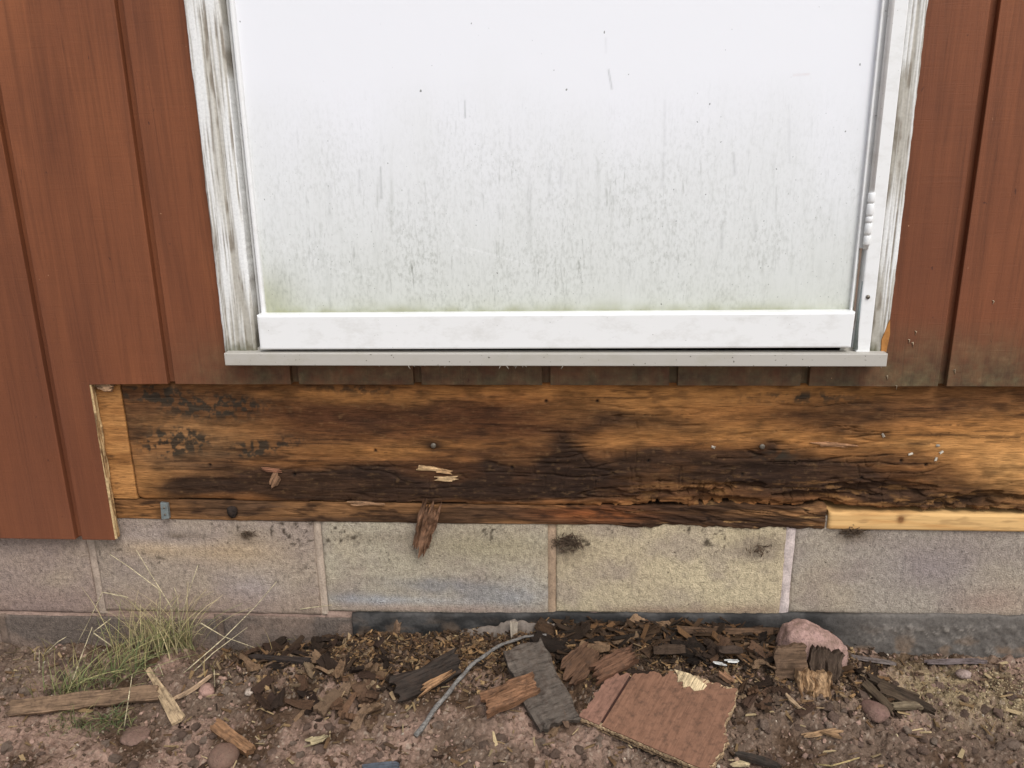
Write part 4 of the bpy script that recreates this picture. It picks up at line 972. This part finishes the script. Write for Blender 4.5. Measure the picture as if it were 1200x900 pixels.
tag(link('membrane_strip', me, mat_flat('grey_membrane', (112, 100, 89), .6, .3, 0, 160, .6)), 'curved grey sheet of membrane standing in debris at the wall foot', 'membrane')
pA = gp(603, 744, 0.0); pB = pA + np.array([0, .004, .036])
c_, r_, L_ = frame_between(pA, pB, 0); R = Matrix(((0, 1, 0), (0, 0, -1), (1, 0, 0))).transposed()
o = link('wooden_peg', chip_mesh(.042, .010, .004, 90, jag=.04, taper=-.35, nx=10, ny=4), CHIP, loc=(pA[0], -.040, gz(pA[0], -.040) + .010), color=lin(176, 158, 134))
o.rotation_euler = Matrix(((0, 1, 0), (0, 0, -1), (1, 0, 0))).to_euler() if False else (math.radians(90), math.radians(-90), 0)
tag(o, 'short pale wooden peg standing before the grey membrane', 'peg')

# ------------------------------------------------------------------ countable small chips
BR = [(176, 142, 100), (160, 122, 82), (104, 74, 50), (122, 86, 56), (84, 60, 42), (140, 98, 62), (92, 66, 48), (66, 50, 38), (156, 118, 78), (74, 54, 42)]
DKC = [(58, 45, 34), (72, 54, 40), (84, 62, 42), (66, 50, 36), (98, 70, 44), (48, 38, 30)]
protos = [chip_mesh(1.0, rnd.uniform(.22, .6), rnd.uniform(.10, .2), 200 + k, jag=rnd.uniform(.03, .11), curl=rnd.uniform(-.05, .1), taper=rnd.uniform(0, .6), nx=8, ny=6, rough=rnd.uniform(.2, .6), twist=rnd.uniform(-.3, .3)) for k in range(14)]
for m_ in protos: m_.materials.append(CHIP)
def scatter(zone, n, pal, Lmin, Lmax, name, label, cat, group, tilt=.5, lift=.010, angs=None, seed=0):
    rg = random.Random(seed)
    x0, x1, y0, y1 = zone
    for k in range(n):
        p = gp(rg.uniform(x0, x1), rg.uniform(y0, y1)); L = rg.uniform(Lmin, Lmax)
        c = lin(*rg.choice(pal)) * rg.uniform(.75, 1.25)
        a = rg.uniform(0, math.pi) if angs is None else math.radians(rg.uniform(*angs)); ti = rg.uniform(-tilt, tilt)
        y = min(p[1], -.009 - .5 * L * abs(math.sin(a)))
        o = link(name, rg.choice(protos), None, loc=(p[0], y, p[2] + L * .02 + rg.uniform(-.003, lift * .8)), rot=(rg.uniform(-tilt, tilt), ti, a), color=c)
        s_ = rg.uniform(.7, 1.2); o.scale = (L, L * s_, L * rg.uniform(.7, 1.2)); tag(o, ('long ' if L > Lmin + .6 * (Lmax - Lmin) else 'short ') + ('dark ' if c.sum() < .16 else 'pale tan ' if c.sum() > .42 else 'brown ') + label, cat, group)
scatter((290, 440, 760, 842), 46, BR, .022, .05, 'wood_chip', 'curled wood chip in the pile left of the bark slab', 'wood chip', 'chips left of the bark slab', .7, .016, None, 1)
scatter((385, 440, 795, 850), 14, [(150, 116, 82), (134, 98, 66), (120, 86, 58)], .03, .055, 'wood_chip', 'wood flake fanned out at the foot of the chip pile', 'wood chip', 'fanned tan flakes', .5, .014, (60, 125), 2)
scatter((330, 470, 738, 775), 16, DKC, .02, .05, 'wood_chip', 'wood chip along the wall left of the standing tan flake', 'wood chip', 'dark chips left of the standing flake', .5, .008, None, 3)
scatter((465, 580, 738, 790), 26, BR + [(168, 128, 80), (150, 110, 66)], .014, .034, 'wood_chip', 'crumbly wood chip between standing flake and grey stick', 'wood chip', 'chips behind the stick', .5, .006, None, 4)
scatter((640, 905, 738, 776), 80, DKC, .022, .062, 'rotten_flake', 'rotten flake in the heap between membrane and granite rock', 'wood flake', 'rotten flakes along the wall', .45, .012, (-35, 35), 5)
scatter((640, 760, 755, 800), 18, BR, .02, .045, 'wood_chip', 'wood chip between the grey board and plywood scrap', 'wood chip', 'chips by the grey board', .5, .008, None, 6)
scatter((860, 1010, 800, 850), 16, DKC + BR, .016, .034, 'wood_chip', 'chip on soil between plywood scrap and splinter frame', 'wood chip', 'chips right of the plywood', .3, .004, None, 7)
scatter((440, 680, 850, 899), 14, BR, .012, .030, 'wood_chip', 'chip on bare soil below the orange broken chunk', 'wood chip', 'chips below the orange chunk', .3, .003, None, 8)
scatter((200, 440, 840, 899), 12, BR + [(180, 156, 118)], .010, .026, 'wood_chip', 'chip on bare soil around the brown stone and leaf', 'wood chip', 'chips around the dry leaf', .3, .003, None, 9)
scatter((990, 1040, 765, 800), 10, DKC, .02, .045, 'rotten_flake', 'flake tucked between granite rock and broken splinter frame', 'wood flake', 'flakes right of the rock', .4, .008, None, 10)
scatter((300, 460, 748, 800), 34, BR + DKC, .018, .045, 'wood_chip', 'chip in the loose pile by the narrow dark strip', 'wood chip', 'chips around the narrow dark strip', .8, .016, None, 21)
scatter((430, 560, 742, 812), 26, BR + DKC, .016, .036, 'wood_chip', 'chip lying around the dark bark slab', 'wood chip', 'chips around the bark slab', .7, .010, None, 22)
scatter((650, 900, 732, 772), 60, DKC + BR, .018, .05, 'rotten_flake', 'splintered flake on top of the rotten heap at the wall', 'wood flake', 'splintered flakes on the heap', .6, .018, (-50, 50), 23)
scatter((555, 650, 740, 770), 14, BR + DKC, .014, .03, 'wood_chip', 'chip in front of the grey membrane', 'wood chip', 'chips by the membrane', .6, .006, None, 24)
scatter((860, 910, 770, 830), 16, BR + DKC, .016, .04, 'wood_chip', 'chip lying between the plywood scrap and the granite rock', 'wood chip', 'chips between plywood and rock', .6, .008, None, 25)
PEB = [(112, 92, 79), (126, 104, 90), (106, 88, 75), (138, 120, 104), (98, 80, 68)]
spro = []
for k in range(7):
    m_ = blob_mesh(1, rnd.uniform(.7, 1), rnd.uniform(.55, .8), 40 + k, 2, .55); m_.materials.append(STONE); m_.polygons.foreach_set('use_smooth', [False] * len(m_.polygons)); spro.append(m_)
def pebbles(zone, n, rmin, rmax, label, group, seed):
    rg = random.Random(seed)
    for k in range(n):
        p = gp(rg.uniform(zone[0], zone[1]), rg.uniform(zone[2], zone[3])); r = rg.uniform(rmin, rmax)
        o = link('pebble', rg.choice(spro), None, loc=(p[0], p[1], p[2] + r * .2), rot=(rg.uniform(-.4, .4), rg.uniform(-.4, .4), rg.uniform(0, 6)), color=lin(*rg.choice(PEB)) * rg.uniform(.8, 1.2))
        o.scale = (r, r, r); tag(o, label, 'stone', group)
pebbles((0, 130, 765, 815), 22, .006, .012, 'small soil-coloured pebble near the wall left of the grass', 'pebbles left of the grass', 1)
pebbles((0, 440, 848, 899), 34, .005, .011, 'small soil-coloured pebble on the open soil below lath and chip pile', 'pebbles below the lath', 2)
pebbles((440, 900, 845, 899), 30, .005, .010, 'small soil-coloured pebble on bare soil in front of boards and plywood', 'pebbles in front of the boards', 3)
pebbles((900, 1199, 800, 899), 44, .005, .011, 'small soil-coloured pebble in the soil right of the plywood scrap', 'pebbles right of the plywood', 4)
pebbles((210, 300, 760, 830), 12, .006, .010, 'small soil-coloured pebble between grass and chip pile', 'pebbles beside the grass', 5)

# ------------------------------------------------------------------ uncountable crumbs and fibres
ICO = bmesh.new(); bmesh.ops.create_icosphere(ICO, subdivisions=1, radius=1); ICO.verts.ensure_lookup_table()
iv = np.array([v.co[:] for v in ICO.verts]); ifc = np.array([[v.index for v in f.verts] for f in ICO.faces]); ICO.free()
def rotm(n):
    q = rng.normal(size=(n, 4)); q /= np.linalg.norm(q, axis=1, keepdims=True); w, x, y, z = q.T
    return np.stack([np.stack([1 - 2 * (y * y + z * z), 2 * (x * y - z * w), 2 * (x * z + y * w)], -1), np.stack([2 * (x * y + z * w), 1 - 2 * (x * x + z * z), 2 * (y * z - x * w)], -1), np.stack([2 * (x * z - y * w), 2 * (y * z + x * w), 1 - 2 * (x * x + y * y)], -1)], 1)
def crumbs(name, n, xr, yr, smin, smax, pal, label, dens=None):
    x = rng.uniform(*xr, n * 3); y = -rng.uniform(*yr, n * 3)
    if dens is not None:
        k = rng.random(n * 3) < dens(x, y); x, y = x[k][:n], y[k][:n]
    x, y = x[:n], y[:n]; n = len(x)
    s = smin * (smax / smin) ** (rng.random(n) ** 2.2)
    R = rotm(n); base = iv[None] * (1 + .8 * (rng.random((n, len(iv), 1)) - .5)) * np.stack([np.ones(n), rng.uniform(.6, 1, n), rng.uniform(.4, .9, n)], -1)[:, None, :]
    V = np.einsum('nij,nvj->nvi', R, base) * s[:, None, None]
    V[..., 0] += x[:, None]; V[..., 1] += y[:, None]; V[..., 2] += (ghi(x, y) + s * .3)[:, None]
    P = np.array([lin(*c) for c in pal]); c = P[rng.integers(0, len(P), n)] * rng.uniform(.7, 1.3, (n, 1))
    Fc = (ifc[None] + (np.arange(n) * len(iv))[:, None, None]).reshape(-1, 3)
    o = link(name, mesh_from(name, V.reshape(-1, 3), Fc, np.repeat(c, len(iv), 0), False), CRUMB)
    tag(o, label, None, None, 'stuff')
SP = [(116, 95, 80), (134, 108, 93), (98, 80, 66), (148, 121, 106), (84, 68, 56), (124, 103, 86), (108, 87, 73)]
crumbs('soil_crumbs', 14000, (-1.1, .97), (.004, .44), .0009, .0055, SP, 'loose crumbs of reddish brown soil over the ground')
crumbs('pale_grit', 1000, (-1.1, .97), (.004, .44), .001, .0036, [(156, 140, 120), (140, 122, 102), (172, 158, 140), (128, 110, 88)], 'scattered pale grit on the soil')
crumbs('sawdust', 5200, (.5, .97), (.03, .24), .0007, .0026, [(152, 133, 102), (134, 117, 90), (118, 102, 78), (166, 149, 118)], 'tan sawdust crumbs on the soil by the trowel-marked coating', lambda x, y: np.exp(-((x - .74) / .15) ** 2 - ((y + .12) / .055) ** 2))
crumbs('rotten_crumbs', 8000, (-.55, .52), (.004, .2), .0014, .006, [(96, 74, 54), (72, 56, 43), (126, 100, 70), (56, 45, 36), (144, 118, 84), (104, 86, 70)], 'brown crumbs of rotten wood in the debris along the wall', lambda x, y: np.exp(-((y + .05) / .07) ** 2))
def fibres(name, n, xr, yr, lmin, lmax, pal, label, dens, lift=.006, tilt=.35, along=None):
    x = rng.uniform(*xr, n * 4); y = -rng.uniform(*yr, n * 4); k = rng.random(n * 4) < dens(x, y); x, y = x[k][:n], y[k][:n]; n = len(x)
    L = rng.uniform(lmin, lmax, n); W = L * rng.uniform(.07, .5, n) ** 1.2; T = rng.uniform(.0004, .0022, n)
    a = rng.uniform(0, 2 * math.pi, n) if along is None else rng.normal(0, along, n); t = rng.normal(0, tilt, n)
    d = np.stack([np.cos(a) * np.cos(t), np.sin(a) * np.cos(t), np.sin(t)], -1); w = np.stack([-np.sin(a), np.cos(a), 0 * a], -1); w[:, 2] += rng.normal(0, .4, n); w /= np.linalg.norm(w, axis=1, keepdims=True); u = np.cross(d, w)
    c0 = np.stack([x, y, ghi(x, y) + .001 + rng.random(n) * lift], -1)
    lift_ = np.abs(np.sin(t)) * L * .35; c0[:, 2] += lift_
    cor = []
    for i_ in (-.5, .5):
        tp = 1 - .6 * rng.random(n) * (i_ > 0)
        for (jw, ju) in ((-.5, -.5), (.5, -.5), (.5, .5), (-.5, .5)):
            cor.append(c0 + d * (L * i_ * (1 + .15 * rng.normal(size=n)))[:, None] + w * (W * jw * tp)[:, None] + u * (T * ju)[:, None])
    V = np.stack(cor, 1); V[..., 1] = np.minimum(V[..., 1], -.007)
    f = np.array([[0, 3, 2, 1], [4, 5, 6, 7], [0, 1, 5, 4], [1, 2, 6, 5], [2, 3, 7, 6], [3, 0, 4, 7]])
    P = np.array([lin(*q) for q in pal]); c = P[rng.integers(0, len(P), n)] * rng.uniform(.7, 1.3, (n, 1))
    o = link(name, mesh_from(name, V.reshape(-1, 3), (f[None] + (np.arange(n) * 8)[:, None, None]).reshape(-1, 4), np.repeat(c, 8, 0)), CRUMB)
    tag(o, label, None, None, 'stuff')
WP = [(94, 70, 48), (76, 58, 42), (62, 48, 37), (112, 85, 58), (52, 42, 34), (130, 102, 70)]
fibres('wood_fibres', 5600, (-.62, .55), (.006, .22), .004, .018, WP + [(70, 54, 40), (136, 114, 86), (60, 48, 38), (86, 68, 52)], 'litter of fine wood fibres over the debris heap', lambda x, y: np.exp(-((y + .045) / .07) ** 2) * (.25 + .75 * ((x > -.42) & (x < .48))))
fibres('rotten_fibres', 1500, (.0, .47), (.006, .1), .010, .036, [(66, 50, 36), (54, 42, 32), (88, 64, 42), (44, 36, 29)], 'dark rotten wood fibres heaped along the wall', lambda x, y: np.exp(-((y + .03) / .045) ** 2), .012, .3, .5)
fibres('straw_bits', 900, (-1.1, .97), (.02, .44), .005, .022, [(140, 118, 86), (116, 94, 66), (96, 74, 52), (160, 140, 106), (84, 66, 50)], 'scattered bits of dry straw and slivers on the soil', lambda x, y: 0 * x + .5, .003, .12)

# ------------------------------------------------------------------ grass
def grass(name, spots, n, lmin, lmax, pal, label, lean, seed, wid=.0012, hh=(.5, 1.0), dr=.45):
    rg = random.Random(seed); V, Fc, C = [], [], []
    for k in range(n):
        sx, sy, sr = rg.choice(spots); p = gp(rg.gauss(sx, sr), rg.gauss(sy, sr * .35)); p = Vector(p); p.y = min(p.y, -.008)
        a = rg.uniform(0, 2 * math.pi); L = rg.uniform(lmin, lmax); h = rg.uniform(*hh)
        d = Vector((math.cos(a) * .8 + lean[0], math.sin(a) * .55 + lean[1], 0)) * rg.uniform(.3, 1.0); w = Vector((-d.y, d.x, .3)).normalized() * wid * rg.uniform(.6, 1.3)
        c = lin(*rg.choice(pal)) * rg.uniform(.7, 1.3); b = len(V); seg = 5; dk_ = rg.uniform(.5, 1.3)
        for i in range(seg + 1):
            t = i / seg; q = p + d * L * t * (.4 + .6 * t) + Vector((0, 0, L * h * (t - dr * t * t * dk_) - .002)); q.y = min(q.y, -.009)
            q.z = max(q.z, p.z - .004); ww = w * (1 - t * .85)
            V += [q - ww, q + Vector((0, -.0004, .0005)), q + ww]; C += [c * (.8 + .4 * t)] * 3
        for i in range(seg):
            o_ = b + i * 3; Fc += [(o_, o_ + 1, o_ + 4, o_ + 3), (o_ + 1, o_ + 2, o_ + 5, o_ + 4)]
    return tag(link(name, mesh_from(name, [tuple(v) for v in V], np.array(Fc), np.array(C), True), BLADE), label, None, None, 'stuff')
GP_ = [(134, 134, 88), (156, 148, 102), (118, 120, 76), (196, 178, 134), (180, 162, 120), (164, 152, 108), (190, 172, 128), (140, 138, 90), (172, 156, 114)]
GD = [(100, 108, 66), (112, 118, 74), (124, 124, 80), (86, 94, 58), (154, 142, 98), (136, 124, 84)]
grass('grass', [(180, 762, 18), (205, 760, 14), (160, 768, 14), (222, 752, 8)], 230, .06, .165, GP_, 'tuft of green and straw grass against the foundation', (0, -.1), 3, .0012, (.75, 1.15), .25)
grass('grass', [(110, 805, 20), (80, 815, 14), (135, 795, 16), (150, 782, 14)], 220, .05, .125, GD, 'patch of darker grass behind and under the brown lath', (.25, .10), 4)
grass('grass', [(90, 850, 16), (120, 852, 18), (140, 848, 12)], 170, .03, .065, GD + [(92, 112, 74)], 'short grass poking out in front of the brown lath', (.1, -.3), 5)
grass('grass', [(30, 800, 30), (45, 775, 20), (250, 780, 25), (300, 760, 30)], 60, .025, .07, [(150, 130, 88), (128, 112, 70), (104, 100, 60)], 'sparse dry grass blades on the soil around the tufts', (0, 0), 6)
def stalk(pts, label, colr=(214, 194, 146), r=.0011, wallside=True):
    P = []
    for (px, py, y) in pts: P.append(at(px, py, y) if y is not None else gp(px, py, .001))
    Q_ = []
    for i in range(len(P) - 1):
        for t in (0, .33, .67): Q_.append(np.array(P[i]) * (1 - t) + np.array(P[i + 1]) * t)
    Q_.append(np.array(P[-1])); m = len(Q_)
    tag(tube('dry_grass_stalk', Q_, [r * (1 - .55 * i / m) for i in range(m)], CHIP, 5, color=lin(*colr)), label, 'stalk', 'dry grass stalks')
ST = 'thin dry straw stalk of the grass tuft leaning before the block wall'
for s_ in [[(205, 760, None), (201, 712, -.05), (178, 675, -.04), (160, 645, -.03)], [(196, 750, None), (188, 692, -.05), (152, 665, -.035), (128, 649, -.03)],
           [(188, 752, None), (187, 700, -.05), (186, 690, -.045)], [(220, 740, None), (219, 700, -.03), (232, 662, -.02)], [(218, 752, None), (208, 700, -.045), (204, 688, -.04)],
           [(80, 812, None), (95, 770, -.09), (108, 735, -.07)], [(130, 725, -.02), (110, 740, -.04), (106, 760, None)], [(110, 742, -.06), (128, 755, -.06), (140, 765, None)],
           [(150, 700, -.02), (120, 694, -.015), (108, 720, -.02), (100, 745, None)], [(235, 730, -.03), (262, 746, -.03), (308, 760, None)], [(215, 788, None), (262, 748, -.05), (300, 710, -.02), (324, 682, -.012)],
           [(225, 785, None), (250, 765, -.07), (290, 735, -.03)], [(48, 766, None), (68, 752, -.04), (78, 746, -.03)], [(46, 788, None), (46, 762, -.08)], [(252, 810, None), (251, 785, -.15)],
           [(145, 855, None), (152, 810, -.22), (155, 790, -.20)], [(180, 788, -.10), (186, 778, -.1), (192, 795, None)], [(352, 714, -.012), (372, 711, -.012), (389, 709, -.012)]]:
    stalk(s_, ST)
o = [gp(955, 899, .003), gp(975, 895, .006), gp(995, 891, .008), gp(1007, 888, .006)]
tag(tube('straw_stem', o, [.0014, .0013, .0012, .001], CHIP, 6, color=lin(192, 164, 96)), 'yellow straw stem on bare soil right of the plywood scrap', 'straw')

# caulk threads hanging from the sill lip and on the siding
rg = random.Random(77)
for k in range(18):
    px = rg.choice([rg.uniform(440, 660), rg.uniform(660, 1030), rg.uniform(1010, 1045), rg.uniform(470, 560)]); L = rg.uniform(.002, .007); y = -.0615
    p = at(px, 429.5, y); z0 = zb_ + .0012; a = rg.uniform(-.6, .6); x_ = min(p[0], SX1 - .003)
    tag(tube('caulk_thread', [(x_, y, z0), (x_ + a * L * .4, y - .0008, z0 - L * .5), (x_ + a * L, y - .0004, z0 - L)], [.0007, .0006, .0003], CHIP, 5, color=lin(186, 176, 156)), 'tiny pale fibre hanging from the underside of the door sill lip', 'fibre', 'fibres under the sill')
for k, (px, py) in enumerate([(1064, 398), (1068, 402), (1072, 388), (1117, 434), (1049, 452), (1038, 441), (1163, 352)]):
    p = at(px, py, SF - .0006); a = rg.uniform(-1, 1); L = .006
    tag(tube('caulk_thread', [(p[0], SF - .0004, p[2]), (p[0] + L * .4, SF - .0014, p[2] + a * L * .4), (p[0] + L * .3 + a * .002, SF - .0008, p[2] - L)], [.0006, .0007, .0004], CHIP, 5, color=lin(204, 180, 140)), 'tiny pale fibre stuck to the siding right of the door frame', 'fibre', 'fibres on the right siding')
